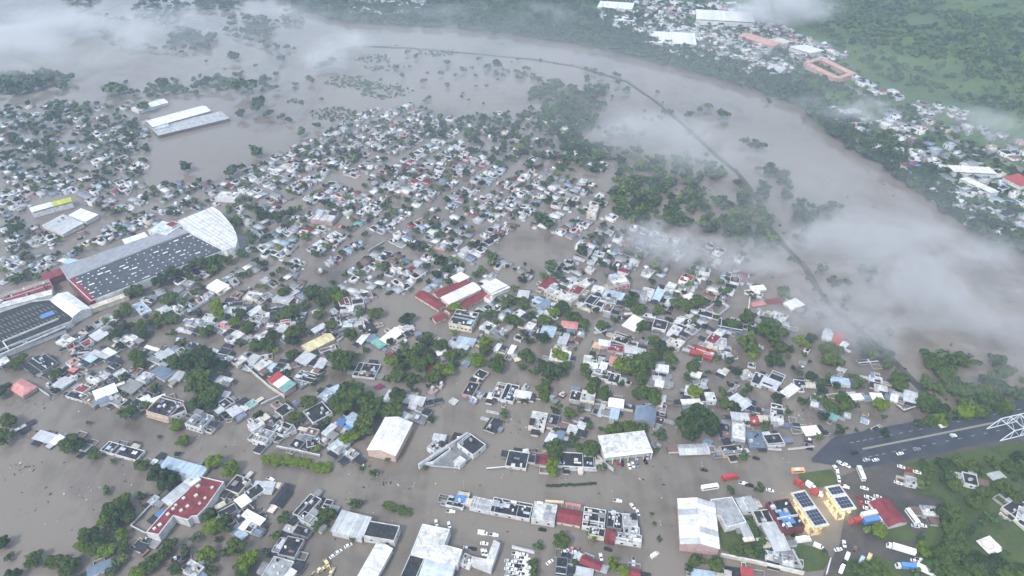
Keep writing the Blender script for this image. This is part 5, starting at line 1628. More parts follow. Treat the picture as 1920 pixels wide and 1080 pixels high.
TREES = """
250,548,15g 238,580,14g 225,590,12g 313,562,14g 298,597,14g 270,610,14g 312,597,12g 222,622,16d 205,633,10g 270,624,12d 240,613,12d 40,673,14g 25,685,12g 107,702,12g 255,672,14g
263,684,12g 250,662,9b 233,708,10g 317,677,10d 403,573,14b 410,590,14b 370,588,9d 450,588,12g 497,577,9g 440,607,12b 462,613,15g 388,622,14g 340,643,10g 533,588,14g 553,583,16g
520,595,10g 512,632,15d 487,648,16g 503,653,12g 475,648,9g 550,627,16g 560,618,14g 547,640,12d 515,658,10b 548,665,12g 535,548,12g 590,550,18g 617,550,16g 597,567,12g 600,590,12g
633,560,12b 620,612,12g 633,678,22g 375,667,20d 362,678,22d 390,678,22d 413,685,14d 333,687,14g 373,708,22g 325,673,12g 322,555,12g 323,598,12g 587,717,8g
707,589,14g 675,585,11g 765,598,14d 725,551,4d 810,598,5g 855,575,13b 932,565,6d 655,630,14g 647,678,24g 735,675,13b 753,687,16g 770,667,17g 785,657,14g 802,643,12d 825,650,15g
798,665,14d 787,683,18g 803,678,14g 845,668,14g 865,663,10g 835,695,19b 855,685,8d 810,710,16g 777,712,14g 748,708,14g 912,643,14b 910,657,14g 895,675,15b 933,682,19g 660,720,10g
927,590,10g 955,598,14g 952,565,14g 783,646,5d 730,640,9d 965,565,12g 978,570,14g 1053,578,14d 1038,588,12b 995,590,10g 1075,595,14g 1093,605,12g 1130,613,12g 1117,582,9d 1183,568,13g
1197,580,14g 1235,583,13g 1273,570,16g 1205,612,13g 1018,633,13d 988,670,17g 977,688,8g 1050,668,16b 1032,693,22d 1057,688,12g 1002,697,10g 1097,695,14g 1167,688,18b 1185,690,22g
1207,683,22g 1197,703,20g 1220,673,18g 1243,653,14d 1257,670,14g 1227,640,12g 1177,637,8d 1022,717,9g 1113,717,12g 970,603,12g 1023,603,14g 1050,615,9g 1262,690,6d
1310,568,16g 1287,573,14g 1345,570,10d 1467,548,14g 1540,593,11g 1400,593,14g 1373,605,12g 1448,622,26g 1433,618,14g 1403,648,22g 1412,662,12b 1460,650,16g 1450,677,18d 1502,642,15b
1522,635,12d 1563,660,18g 1543,657,12g 1562,677,18g 1302,688,14g 1288,708,10g 1328,698,7g 1488,690,6d 1507,663,5d 1523,708,12d 1538,717,10g 1553,707,8g 1345,672,8g 1367,677,10d
1343,595,6g 1518,678,4d 1610,620,10g 1667,625,11g 1622,647,20d 1633,662,12b 1660,660,12d 1665,683,12g 1738,667,14g 1753,682,18g 1772,700,20g 1797,677,18g 1830,680,10g 1865,677,16d
1890,698,16g 1850,717,14d 1783,715,16g 1688,708,14g 1917,715,8g 1675,715,9g 5,732,16d 13,792,18g 8,822,18g 237,777,16g 130,832,18g 150,835,12d 178,853,12g 213,865,7g 167,793,6g
292,728,11g 265,875,14g 300,893,22d 318,905,20d 298,820,5g 330,797,13b 342,827,12b 392,737,24g 375,757,18g 370,728,20g 395,760,14d 580,757,16g 555,785,14g 612,790,9g 637,752,20g
333,853,7d 663,737,26g 648,762,22g 697,758,24g 695,777,24g 747,740,15d 743,765,20g 723,768,18g 682,800,20g 657,822,16b 672,813,16g 808,785,10g 727,860,8g 703,888,10g 677,878,7g
945,778,10g 797,877,6g 1018,730,13g 1022,743,12g 985,752,8d 1040,770,9d 1067,777,13g 1088,767,8g 1105,798,10g 1127,805,6g 1130,738,14g 1110,728,14g 1215,738,18g 1197,742,14g
1227,748,14g 1160,802,14g 1182,802,16g 1202,805,14g 1043,842,20g 1105,842,18g 1088,840,12g 1118,843,12g 1035,878,18b 1130,877,8g 1230,845,7g 1073,820,9g 1043,805,8g
1310,792,30d 1308,780,24g 1327,803,20d 1290,795,22g 1293,812,18d 1305,737,15b 1355,735,10g 1393,737,10g 1363,758,14g 1377,763,12d 1353,753,10g 1400,793,7g 1437,795,8g 1395,855,10g
1507,755,11g 1528,747,9g 1552,760,14g 1580,750,14g 1588,762,14g 1567,768,12g 1540,732,12d 1535,820,9b 1588,804,4d 1652,762,15b 1658,782,6d 1658,815,11d 1720,795,11d 1743,790,14g
1762,788,14b 1742,750,18g 1733,758,16g 1760,767,18d 1772,775,14g 1755,728,16g 1792,730,16g 1813,733,18g 1842,737,20g 1820,762,20g 1813,773,18b 1847,757,20g 1862,745,18g 1887,760,16g
1875,770,14g 1838,775,14g 1690,725,14g 1605,807,5d 1600,760,10g 7,1017,14d 17,1045,10g 67,1047,16g 55,1050,10b 93,1057,14g 110,1055,14g 133,1057,16g 125,1070,14g 147,1053,10d
222,945,18g 208,958,18g 230,962,20d 197,980,14b 167,1000,16g 155,1025,14b 180,1007,18d 213,980,18d 242,973,14g 227,1005,14b 200,1020,14d 203,1035,17b 177,1033,16g 233,1027,14g
230,1050,10b 218,1060,10g 262,932,11d 200,920,10g 313,1030,10g 300,1042,14g 283,1060,16g 257,1072,16b 208,1075,12g 25,1078,14d 393,967,14g 395,987,16b 420,980,16g 427,993,12g
370,1007,12g 410,1012,8g 442,1027,18g 427,1033,12g 467,1042,15b 462,1058,17b 453,1073,18g 387,1040,16b 392,1052,12g 532,973,13g 517,1007,12g 613,962,15g 600,980,12g 593,990,10g
500,1037,10d 318,1023,14g 348,1033,12d 328,1067,14d 397,1073,12g 1053,1013,17g 1010,1025,11g 1000,1058,12g 1002,1072,12g 1113,1005,12b 1148,1058,13b 1168,1073,13b 1223,963,5g
1227,983,5g 1235,1010,6g 1077,1055,7g 670,945,12g 662,947,10g 660,1007,10g 404,868,16b 430,880,17b 1780,958,16g 1772,967,16d 1797,980,16g 1775,990,14g 1792,998,18g 1808,990,14d
1728,1007,10g 1730,1032,14b 1792,1027,20g 1805,1033,16g 1767,1042,18g 1750,1067,18g 1783,1050,20g 1808,1050,20d 1833,1047,16d 1850,1058,18d 1825,1067,18g 1800,1070,18g 1775,1075,16g
1883,1073,16g 1908,1072,14g 1867,1050,14d 1633,1067,20g 1617,1073,18g 1655,1075,16g 1717,1073,10g 1647,995,16b 1630,993,12b 1397,1030,16g 1383,1037,14g 1420,1027,12g 1413,1042,12g
1430,1013,10g 1405,978,10g 1418,997,10g 1370,920,10g 1425,918,12g 1547,1038,10g 1337,1058,16g 1307,1053,14g 1293,1067,10g 1820,940,16g 1850,925,16g 1880,915,16g 1790,915,14g 1900,930,14g 1740,885,13g 1765,870,14d 1800,865,13g 1830,880,16g 1860,868,14g 1895,880,16g 1910,860,14d 1780,895,12g 1730,910,12b
350,385,9d 490,405,14d 440,415,13g 520,408,15d 470,390,12g 545,400,12d 430,395,12g 262,546,13d 300,526,15d 325,514,15d 350,503,14d 375,494,13g 400,487,13g 425,487,13g 450,478,12g 120,415,8g 30,430,14d 15,440,12g 70,520,10g 45,520,12g 25,525,12g 460,480,10g 465,440,10g 470,455,9g
"""
tl = []
for tok in TREES.split():
    x, y, rc = tok.split(',')
    tl.append((int(x), int(y), int(rc[:-1]), rc[-1]))
tl.sort(key=lambda q: -q[2])
FAR_TREES = []                                             # (X, Y, z, r, tint)
def far_tree(px, py, rp, k, z=0.0):
    r = rp / scale_at(py) * 1.18
    p = G(px, py, z + r * .6)
    FAR_TREES.append((p[0], p[1], z, r, k)); FOOT.append((p[0], p[1], r * .6, 0, 0, 0))
for i, (x, y, r_, c) in enumerate(tl):
    base = max(0, GD(x, y)[2]) if (x > 1590 and y > 860) else 0
    if i < 300: tree(x, y, r_, c, base)
    else: far_tree(x, y, r_, {'d': 0, 'g': 1, 'b': 2}[c], base)

# hedges: clipped rows of shrubs
def hedge(P0, P1, w, hgt, c, label, name='hedge'):
    a, b2 = Vector(G(*P0, hgt / 2)), Vector(G(*P1, hgt / 2))
    L = (b2 - a).length
    t = thing(name, (*((a + b2) / 2), 0), math.atan2((b2 - a).y, (b2 - a).x), label, 'hedge')
    k = max(2, int(L / (w * .75)))
    for i in range(k):
        x = -L/2 + L * (i + .5) / k
        share('shrub', CROWN[(random.randrange(9), c)], t, (x, random.uniform(-.3, .3), hgt * .5), random.uniform(0, 6), (w * .62, w * .58, hgt * .62 * random.uniform(.85, 1.15)))
hedge((494, 858), (618, 879), 7.5, 4.0, 'b', 'long bright green hedge on the boulevard island')
hedge((718, 946), (772, 962), 5.5, 2.6, 'g', 'dark half-drowned hedge above the black flat roof')
hedge((1024, 911), (1118, 906), 2.0, .9, 'd', 'thin drowned hedge along the middle of the boulevard')
hedge((1135, 803), (1210, 808), 6, 3.4, 'b', 'hedge of bright shrubs behind the open-fronted shed')

# ---------------------------------------------------------------- the town further out
d1 = Vector(G(720, 440)) - Vector(G(640, 493)); TH = math.atan2(d1.y, d1.x)
TOWN = [(0, 340), (90, 315), (270, 345), (420, 335), (500, 300), (560, 275), (620, 228), (690, 205), (790, 195), (850, 240), (890, 300), (1000, 320), (1120, 335), (1150, 400), (1250, 440), (1400, 478), (1420, 540),
        (1440, 600), (1520, 650), (1690, 740), (1600, 820), (1290, 835), (1130, 835), (990, 850), (800, 800), (690, 850), (480, 835), (380, 795), (120, 745), (0, 700)]
SUB = [(0, 205), (140, 190), (270, 205), (290, 260), (270, 345), (0, 345)]
WOODTOWN = [(760, 225), (900, 215), (1010, 200), (1090, 240), (1140, 320), (1000, 320), (880, 300)]
VOID = [[(275, 300), (300, 262), (420, 235), (560, 225), (530, 262), (470, 285), (430, 325), (390, 345), (330, 330)], [(905, 460), (940, 440), (990, 422), (1030, 428), (1075, 445), (1085, 470), (1060, 492), (1000, 500), (940, 492), (915, 480)],
        [(690, 560), (780, 545), (830, 585), (800, 615), (700, 610)], [(1150, 325), (1290, 310), (1440, 400), (1460, 475), (1330, 450), (1150, 420)], [(90, 500), (330, 405), (400, 380), (450, 440), (440, 475), (180, 590), (0, 690), (0, 540)],
        [(280, 235), (400, 195), (440, 225), (300, 262)], [(800, 760), (900, 755), (1000, 800), (1000, 860), (880, 875), (770, 870)], [(455, 690), (500, 715), (540, 740), (480, 760), (430, 730)], [(0, 640), (60, 640), (60, 740), (0, 740)], [(1440, 545), (1560, 545), (1560, 620), (1480, 630)], [(50, 365), (150, 365), (205, 405), (120, 440), (50, 410)]]
STREETS = [[(200, 700), (330, 650), (520, 560), (620, 510), (700, 450), (790, 400)], [(760, 435), (830, 470), (900, 500), (990, 545), (1110, 600), (1200, 640)], [(560, 690), (640, 650), (800, 620), (905, 560), (1000, 500)],
           [(500, 560), (560, 590), (620, 640)], [(0, 480), (120, 460), (250, 395), (420, 350)], [(1110, 600), (1090, 700)], [(1270, 660), (1330, 600), (1410, 540)], [(560, 470), (640, 520), (740, 570)], [(440, 330), (560, 380), (680, 430), (780, 480)],
           [(820, 380), (900, 420), (1000, 410)], [(560, 300), (700, 350), (850, 400)], [(1080, 500), (1180, 560), (1290, 600)], [(1270, 660), (1265, 760), (1252, 850)], [(1090, 700), (1055, 790)], [(870, 660), (830, 740), (785, 860)], [(340, 830), (450, 775), (560, 730), (700, 690)], [(1290, 690), (1400, 690), (1480, 760), (1560, 820)], [(850, 760), (1000, 765), (1240, 720)], [(900, 700), (1080, 720)]]
def near_street(x, y):
    for S_ in STREETS:
        for (ax, ay), (bx_, by_) in zip(S_, S_[1:]):
            dx, dy = bx_ - ax, by_ - ay
            f = max(0, min(1, ((x - ax) * dx + (y - ay) * dy) / (dx * dx + dy * dy)))
            if math.hypot(x - ax - f * dx, (y - ay - f * dy) * 1.6) < 8 * scale_at(y) / 2.0: return True
    return False
cell = {}
def reg(f):
    cell.setdefault((int(f[0] // 40), int(f[1] // 40)), []).append(f)
for f in FOOT: reg(f)
def free(X, Y, r):
    i, j = int(X // 40), int(Y // 40)
    for a in range(i - 2, i + 3):
        for c in range(j - 2, j + 3):
            for f in cell.get((a, c), ()):
                if f[3] > 0:
                    dx, dy = X - f[0], Y - f[1]
                    u, v = dx * math.cos(f[5]) + dy * math.sin(f[5]), -dx * math.sin(f[5]) + dy * math.cos(f[5])
                    if abs(u) < f[3] / 2 + r and abs(v) < f[4] / 2 + r: return False
                elif math.hypot(X - f[0], Y - f[1]) < f[2] + r * .9: return False
    return True
HV, HF, HC = [], [], []                                     # houses beyond the nearest three hundred, one mass
SOLO = None
def add_faces(V, F, c):
    if SOLO is not None:
        SOLO.append((V, F, c)); return
    b = len(HV); HV.extend(V); HF.extend(tuple(i + b for i in f) for f in F); HC.extend([c] * len(F))
def jit(c, s=.12):
    k = random.uniform(1 - s, 1 + s) * (.8 if sum(c) > 1.2 else 1); return tuple(min(.85, v * k) for v in c)
def far_house(X, Y, rz, L, W, h, z0=0.0):
    ca, sa = math.cos(rz), math.sin(rz)
    def tf(V): return [(X + x * ca - y * sa, Y + x * sa + y * ca, z + z0) for x, y, z in V]
    k = random.random()
    wc = jit(PAL[random.choices('WLHPYGNO', [30, 28, 9, 4, 1.5, 18, 9, 1.5])[0]])
    wc = tuple(.6 * q + .4 * sum(wc) / 3 for q in wc)
    if k < .62:
        rc = jit(PAL[random.choices('WLGDRHP', [11, 17, 22, 42, 5, 3, 2])[0]], .25)
        V, F, Q = ring_wall([(-L/2, -W/2), (L/2, -W/2), (L/2, W/2), (-L/2, W/2)], -.5, h - .6, h, .35)
        add_faces(tf(V), F, wc)
        q = Q[2]; add_faces(tf([(-q[0], -q[1], h - .5), (q[0], -q[1], h - .5), (q[0], q[1], h - .5), (-q[0], q[1], h - .5)]), [(0, 1, 2, 3)], rc)
        for _ in range(random.choice([1, 2, 2, 3])):
            a, b_ = random.uniform(1.2, L * .5), random.uniform(1.2, W * .5)
            x, y = random.uniform(-L/2 + a/2, L/2 - a/2), random.uniform(-W/2 + b_/2, W/2 - b_/2)
            V, F = [], []; box(V, F, x - a/2, y - b_/2, h - .5, x + a/2, y + b_/2, h + random.uniform(.3, 2.4)); add_faces(tf(V), F, jit(PAL[random.choices('WLGDKSN', [5, 4, 3, 3, 2, 2, 1])[0]]))
    else:
        rc = jit(PAL[random.choices('WLSGURTN', [24, 22, 6, 22, 6, 7, 1, 13])[0]])
        V, F = [], []; box(V, F, -L/2, -W/2, -.5, L/2, W/2, h - 1.0); add_faces(tf(V), F, wc)
        s = random.choice([-.7, .7])
        V, F = [], []; slab(V, F, L, W, 0, .15, .4, 0); V = [(x, y, z + h - .9 + (s * .5 if y > 0 else -s * .5)) for x, y, z in V]; add_faces(tf(V), F, rc)
    for _ in range(random.choice([0, 1, 1, 2])):            # yard rooms and lean-tos of rusty or dark sheet
        a, b_, hh = random.uniform(2, 4.5), random.uniform(2, 4.5), random.uniform(.6, 1.7)
        x, y = random.choice([-1, 1]) * (L/2 + a/2) * random.uniform(.5, 1), random.choice([-1, 1]) * (W/2 + b_/2)
        if SOLO is None:
            V, F = [], []; box(V, F, x - a/2, y - b_/2, -.3, x + a/2, y + b_/2, hh); add_faces(tf(V), F, jit(PAL[random.choices('DGNLUHW', [6, 5, 4, 3, 2, 2, 2])[0]], .25))
    for sx in (-.25, .25):                                  # openings in the walls
        w = .5; V = [(sx * L - w, -W/2 - .04, .4), (sx * L + w, -W/2 - .04, .4), (sx * L + w, -W/2 - .04, max(.8, h - 1.5)), (sx * L - w, -W/2 - .04, max(.8, h - 1.5))]
        add_faces(tf(V), [(0, 1, 2, 3)], (.03, .035, .04))
n_far = 0
FILL = []
u = Vector((math.cos(TH), math.sin(TH))); v = Vector((-u.y, u.x)); org = Vector(G(700, 450))
for i in range(-120, 121):
    for j in range(-130, 131):
        blk = i // 9
        row = j // 2
        wob = 4 * math.sin(row * 1.3 + blk) + 3 * math.sin(i * .21)
        bend = .25 * math.sin(i * .02 + j * .015)
        p = org + u * (i * 7.4 + blk * 5.0) + v * (j * 9.6 + row * 5.5 + wob) + v * (bend * i)
        if p.y < 200: continue
        x, y = proj(p.x, p.y, 2)
        if not (-80 < x < 2000 and 150 < y < 850): continue
        pr = .93 if inpoly(x, y, TOWN) else .5 if inpoly(x, y, SUB) else .42 if inpoly(x, y, WOODTOWN) else 0
        if y > 560: pr *= .8 if y < 640 else .5
        if random.random() > pr: 
            if pr and random.random() < .22 and not any(inpoly(x, y, q) for q in VOID) and free(p.x, p.y, 2) and not near_street(x, y):
                FAR_TREES.append((p.x, p.y, 0, random.uniform(2.4, 5.2), random.choice([0, 0, 1, 1, 2])))
            continue
        if any(inpoly(x, y, q) for q in VOID) or near_street(x, y): continue
        L, W, h = random.uniform(5, 8.6), random.uniform(5.5, 10.5), random.choices([1.6, 2.2, 2.8, 3.8, 5.4], [24, 32, 26, 14, 4])[0]
        if y > 560: L, W = L * .8, W * .75
        if y > 640: L, W, h = L * .8, W * .8, min(h, 2.2)
        q = p + u * random.uniform(-.8, .8) + v * random.uniform(-1, 1)
        if not free(q.x, q.y, 2.6 if y < 560 else 1.8): continue
        if random.random() < (.27 if inpoly(x, y, TOWN) else .58):
            FAR_TREES.append((q.x, q.y, 0, random.uniform(3, 6), random.choice([0, 0, 1, 1, 1, 2])))
            continue
        FILL.append((y, q.x, q.y, TH + bend * .12 + .16 * math.sin(blk * 2.3 + row * 1.7) + random.uniform(-.12, .12) + random.choice([0, 0, 0, math.pi / 2]), L, W, h, x))
        if 0: far_house(q.x, q.y, TH + bend * .12 + random.uniform(-.09, .09) + random.choice([0, 0, 0, math.pi / 2]), L, W, h)
        if random.random() < .45:
            a, r_ = random.uniform(0, 6.28), random.uniform(1.6, 3.8)
            FAR_TREES.append((q.x + 6 * math.cos(a), q.y + 6 * math.sin(a), 0, r_, random.choice([0, 0, 1, 1, 2])))
        n_far += 1
FILL.sort(key=lambda f: -f[0] if 0 < f[7] < 1920 else 0)
_cm = {}
def colour_mat(c):
    k = tuple(round(v * 12) for v in c)
    if k not in _cm:
        nm = 'house_paint'
        PAL['_' + str(len(_cm))] = tuple(max(.02, v / 12) for v in k); WPAL['_' + str(len(_cm))] = PAL['_' + str(len(_cm))]
        _cm[k] = mat('roof', '_' + str(len(_cm)))
    return _cm[k]
for i_, (y, X, Y, rz, L, W, h, x) in enumerate(FILL):
    if i_ < 82:                                            # the nearest of them are things of their own
        SOLO = []
        far_house(0, 0, 0, L, W, h)
        t = thing('house', (X, Y, 0), rz, None, 'house', 'houses of the flooded town')
        flat = len(SOLO) > 4 or len(SOLO[0][0]) > 8
        names = (['wall', 'roof'] + ['roof_box'] * (len(SOLO) - 4) if flat else ['wall', 'roof']) + ['window', 'window']
        for nm, (V, F, c_) in zip(names, SOLO): part(nm, V, F, GLASS if nm == 'window' else colour_mat(c_), t)
        rc_ = SOLO[1][2]; SOLO = None
        lum = sum(rc_) / 3
        cn = 'dark red' if rc_[0] > 1.8 * rc_[1] else 'dark charcoal' if lum < .12 else 'grey' if lum < .38 else 'light grey' if lum < .62 else 'white'
        defer(t, cn + (' small flat-roofed' if flat else ' small sheet-roofed'), 'house', x, y)
    else: far_house(X, Y, rz, L, W, h)
# houses of the far bank
FB = [([(1530, 205), (1640, 195), (1760, 240), (1930, 345), (1930, 455), (1850, 440), (1770, 385), (1690, 325), (1600, 262)], .30), ([(1590, 140), (1690, 175), (1800, 210), (1930, 265), (1930, 325), (1780, 255), (1640, 185)], .48),
      ([(1120, 0), (1400, 10), (1500, 70), (1600, 110), (1520, 120), (1500, 130), (1420, 150), (1280, 110), (1130, 60)], .34), ([(560, -10), (810, -10), (790, 34), (640, 30)], .4)]
for P_, dens in FB:
    xs, ys = [p[0] for p in P_], [p[1] for p in P_]
    g0 = [GB(x, y) for x, y in P_]
    ar = abs(area2([(g[0], g[1]) for g in g0])) / 2
    th = random.uniform(-.1, .1) + math.atan2((Vector(hw[-1][:2]) - Vector(hw[0][:2])).y, (Vector(hw[-1][:2]) - Vector(hw[0][:2])).x)
    for _ in range(int(ar / 130 * dens * 6)):
        x, y = random.uniform(min(xs), max(xs)), random.uniform(min(ys), max(ys))
        if random.random() > (min(ys) + 420) / (y + 420): continue
        if not inpoly(x, y, P_): continue
        X, Y, z = GB(x, y)
        if not free(X, Y, 4): continue
        if min(math.hypot(X - q[0], Y - q[1]) for q in hw) < 13: continue
        L, W = random.uniform(7, 14), random.uniform(7, 13)
        far_house(X, Y, th + random.choice([0, math.pi/2]) + random.uniform(-.15, .15), L, W, random.choice([3.5, 4.5, 6]), z); n_far += 1
        f = (X, Y, 3.5, 0, 0, 0); reg(f)
def mass(name, V, F, C, m):
    me = bpy.data.meshes.new(name)
    V = np.asarray(V, dtype=np.float32)
    lens = np.fromiter((len(f) for f in F), dtype=np.int32, count=len(F))
    flat = np.fromiter((i for f in F for i in f), dtype=np.int32, count=int(lens.sum()))
    me.vertices.add(len(V)); me.vertices.foreach_set('co', V.ravel())
    me.loops.add(len(flat)); me.loops.foreach_set('vertex_index', flat)
    me.polygons.add(len(F)); st_ = np.zeros(len(F), dtype=np.int32); st_[1:] = np.cumsum(lens)[:-1]
    me.polygons.foreach_set('loop_start', st_)
    me.update(calc_edges=True)
    a = me.color_attributes.new('Col', 'FLOAT_COLOR', 'CORNER')
    C = np.repeat(np.c_[np.asarray(C, dtype=np.float32), np.ones(len(F), dtype=np.float32)], lens, axis=0)
    a.data.foreach_set('color', C.ravel())
    me.materials.append(m)
    o = bpy.data.objects.new(name, me); col.objects.link(o); o['kind'] = 'stuff'
    return o
o = mass('distant_townscape', HV, HF, HC, attr_mat('far_house_paint', .75, .62))
o['label'] = 'mass of small flooded houses filling the town further out'; o['category'] = 'townscape'

# ---------------------------------------------------------------- woods and scattered far trees
def wood(P_, per, rmin, rmax, tints, zf=None, gap=0.0, clear=False):
    xs, ys = [p[0] for p in P_], [p[1] for p in P_]
    g0 = [G(x, y) for x, y in P_]
    ar = abs(area2(g0)) / 2
    bx0, bx1 = min(g[0] for g in g0), max(g[0] for g in g0); by0, by1 = min(g[1] for g in g0), max(g[1] for g in g0)
    k = int((bx1 - bx0) * (by1 - by0) * per / 1000)
    for _ in range(k):
        X, Y = random.uniform(bx0, bx1), random.uniform(by0, by1)
        if not inpoly(X, Y, g0): continue
        if gap and math.sin(X * .031 + 1.1) * math.sin(Y * .027) + .6 * math.sin(X * .083) * math.sin(Y * .071 + .7) < gap - 1: continue
        if (zf is None or clear) and not free(X, Y, 2.5 if zf is None else 1.0): continue
        FAR_TREES.append((X, Y, zf(X, Y) if zf else 0.0, random.uniform(rmin, rmax), random.choice(tints)))
wood([(1150, 330), (1200, 308), (1260, 300), (1330, 308), (1400, 350), (1440, 410), (1455, 465), (1400, 470), (1340, 440), (1250, 425), (1150, 420)], 18, 3.5, 7.5, [0, 1, 1, 2], gap=.28)
wood([(1000, 172), (1130, 160), (1152, 188), (1110, 215), (1150, 300), (1080, 310), (1030, 235), (970, 225)], 14, 4, 8, [0, 1, 1], gap=.3)
wood([(760, 230), (900, 215), (1020, 235), (1140, 300), (1150, 330), (1000, 320), (880, 300)], 5, 3.5, 7, [0, 0, 1])
wood([(920, 140), (945, 132), (1070, 160), (1060, 170), (985, 155)], 14, 3, 5.5, [0, 1])
wood([(0, 138), (125, 140), (128, 168), (0, 182)], 8, 5, 9, [0, 0, 1])
wood([(200, 158), (330, 150), (520, 142), (525, 170), (400, 185), (200, 195)], 5, 4, 8, [0, 0, 1], gap=.6)
wood([(0, 195), (270, 195), (280, 340), (0, 345)], 3.2, 3, 6, [0, 0, 1])
wood([(1400, 300), (1475, 330), (1490, 385), (1420, 372)], 9, 4, 7, [0, 0, 1], gap=.6)
wood([(1470, 380), (1600, 395), (1592, 428), (1480, 425)], 10, 4, 7, [0, 1], gap=.7)
wood([(1480, 435), (1555, 432), (1556, 468), (1492, 462)], 11, 4, 7, [0, 1], gap=.6)
wood([(1140, 220), (1210, 260), (1215, 310), (1160, 320), (1140, 290)], 5, 4, 8, [0, 1])
wood([(1700, 690), (1745, 660), (1800, 665), (1905, 700), (1915, 760), (1850, 785), (1780, 792), (1735, 760)], 7, 4, 7.5, [0, 1, 1], gap=.55)
wood([(1770, 945), (1905, 1000), (1925, 1090), (1745, 1090), (1730, 1030)], 8, 2.5, 6, [0, 1, 1], zf=lambda x, y: dry_z(x, y), clear=True, gap=.5)
wood([(1700, 875), (1800, 850), (1930, 828), (1930, 945), (1800, 945), (1715, 925)], 5, 2, 5, [0, 1, 1], zf=lambda x, y: dry_z(x, y), clear=True)
wood([(1345, 990), (1440, 1030), (1435, 1052), (1355, 1035)], 9, 1.5, 3, [0, 1, 1], clear=True, zf=lambda x, y: .1)
wood([(700, 118), (1000, 108), (1150, 150), (1100, 175), (990, 200), (860, 200), (720, 190)], .55, 2.5, 5, [0, 0, 1], gap=.8)
wood([(300, 100), (560, 95), (640, 130), (600, 240), (520, 260), (430, 200), (320, 180)], .5, 2.5, 6, [0, 0, 1], gap=.8)
wood([(1180, 180), (1260, 220), (1340, 300), (1300, 310), (1200, 260)], .8, 3, 6, [0, 1])
# along the far bank of the river and over the land behind
band = [(560, 21), (640, 45), (760, 51), (900, 61), (1000, 73), (1130, 98), (1280, 134), (1390, 165), (1500, 205), (1540, 249), (1590, 281), (1660, 321), (1740, 381), (1800, 431), (1860, 465), (1940, 487)]
wood(band + [(x + 28, y - 34) for x, y in band[::-1]], 20, 4, 8, [0, 0, 1], zf=bank_z)
wood([(540, -40), (1150, -40), (1280, 100), (1130, 92), (900, 58), (640, 40), (560, 18)], 7, 4.5, 9, [0, 0, 0, 1], zf=bank_z, gap=.25)
wood([(1120, 0), (1400, 10), (1500, 70), (1620, 150), (1760, 235), (1940, 340), (1940, 484), (1860, 462), (1740, 378), (1590, 278), (1500, 202), (1280, 131), (1130, 60)], 9, 2.6, 5.8, [0, 0, 1, 1], zf=lambda x, y: bank_z(x, y), clear=True)
k0 = len(FAR_TREES)
hill = [GB(1500, 40), GB(1580, 95), GB(1660, 150), GB(1790, 185), GB(1960, 250), (GB(1960, 250)[0] + 500, GB(1960, 250)[1] + 700, 0), (GB(1500, 40)[0] + 350, GB(1500, 40)[1] + 800, 0)]
hp = [h_[:2] for h_ in hill]
bx0, bx1 = min(h_[0] for h_ in hp), max(h_[0] for h_ in hp); by0, by1 = min(h_[1] for h_ in hp), max(h_[1] for h_ in hp)
for _ in range(11000):
    X, Y = random.uniform(bx0, bx1), random.uniform(by0, by1)
    if not inpoly(X, Y, hp): continue
    z = bank_z(X, Y)
    x, y = proj(X, Y, z)
    if not (1440 < x < 2000 and -60 < y < 300): continue
    f = math.sin(X * .013 + .5) * math.sin(Y * .011) + .6 * math.sin(X * .037 + Y * .02) + .4 * math.sin(Y * .06 - X * .02)
    if f < -.6 and random.random() < .8: continue                    # clearings and pasture
    if inpoly(x, y, [(1690, 25), (1760, 30), (1770, 48), (1700, 50)]): continue
    FAR_TREES.append((X, Y, z - 1.2, random.uniform(3.2, 7.0), random.choice([0, 1, 3, 3, 3, 2])))
# flooded fields in the top left, lost in the mist
for _ in range(1000):
    x, y = random.uniform(120, 570), random.uniform(-30, 92)
    if x < 190 and y > 30: continue
    if math.sin(x * .02 + y * .09) + math.sin(x * .047 - y * .05 + 1) < .0: continue
    far_tree(x, y, random.uniform(4, 8), 0)
for x, y, r_ in [(840, 158, 7), (892, 161, 4), (913, 161, 4), (868, 175, 4), (840, 118, 7), (870, 131, 7), (853, 141, 6), (825, 137, 6), (887, 127, 5), (910, 126, 8), (933, 122, 13), (985, 128, 8), (1000, 141, 5), (897, 110, 6),
                 (780, 105, 7), (763, 98, 6), (793, 152, 7), (753, 141, 7), (1100, 148, 9), (1128, 140, 7), (1155, 140, 8), (1178, 168, 9), (1158, 155, 7), (1100, 130, 6), (1113, 133, 7), (1233, 171, 5), (1140, 162, 7), (450, 215, 13),
                 (485, 195, 18), (505, 213, 10), (540, 225, 9), (513, 165, 10), (495, 150, 9), (582, 150, 9), (553, 158, 6), (436, 108, 12), (620, 118, 13), (600, 125, 10), (530, 110, 9), (348, 313, 13), (438, 318, 18), (480, 285, 14),
                 (270, 200, 16), (150, 205, 14), (110, 218, 16), (215, 165, 18), (310, 155, 16), (385, 155, 14), (450, 160, 22), (420, 160, 14), (130, 145, 11), (85, 150, 18), (30, 155, 20), (55, 162, 16), (565, 248, 12), (595, 235, 9),
                 (1250, 210, 12), (1330, 200, 9), (1310, 205, 7), (1290, 215, 9), (1355, 215, 14), (1395, 265, 10), (1420, 275, 16), (1440, 320, 18), (1480, 340, 6), (1540, 505, 12), (1620, 512, 18), (1560, 528, 14), (1590, 530, 10), (1585, 560, 10),
                 (1438, 170, 8), (1440, 188, 7), (1490, 185, 12), (920, 480, 14), (830, 490, 16), (840, 505, 14), (820, 515, 12), (1030, 420, 16), (1010, 408, 12), (1030, 500, 14), (1045, 515, 12), (985, 495, 4), (1090, 470, 16), (1360, 545, 12)]:
    far_tree(x, y, r_, random.choice([0, 0, 1]))
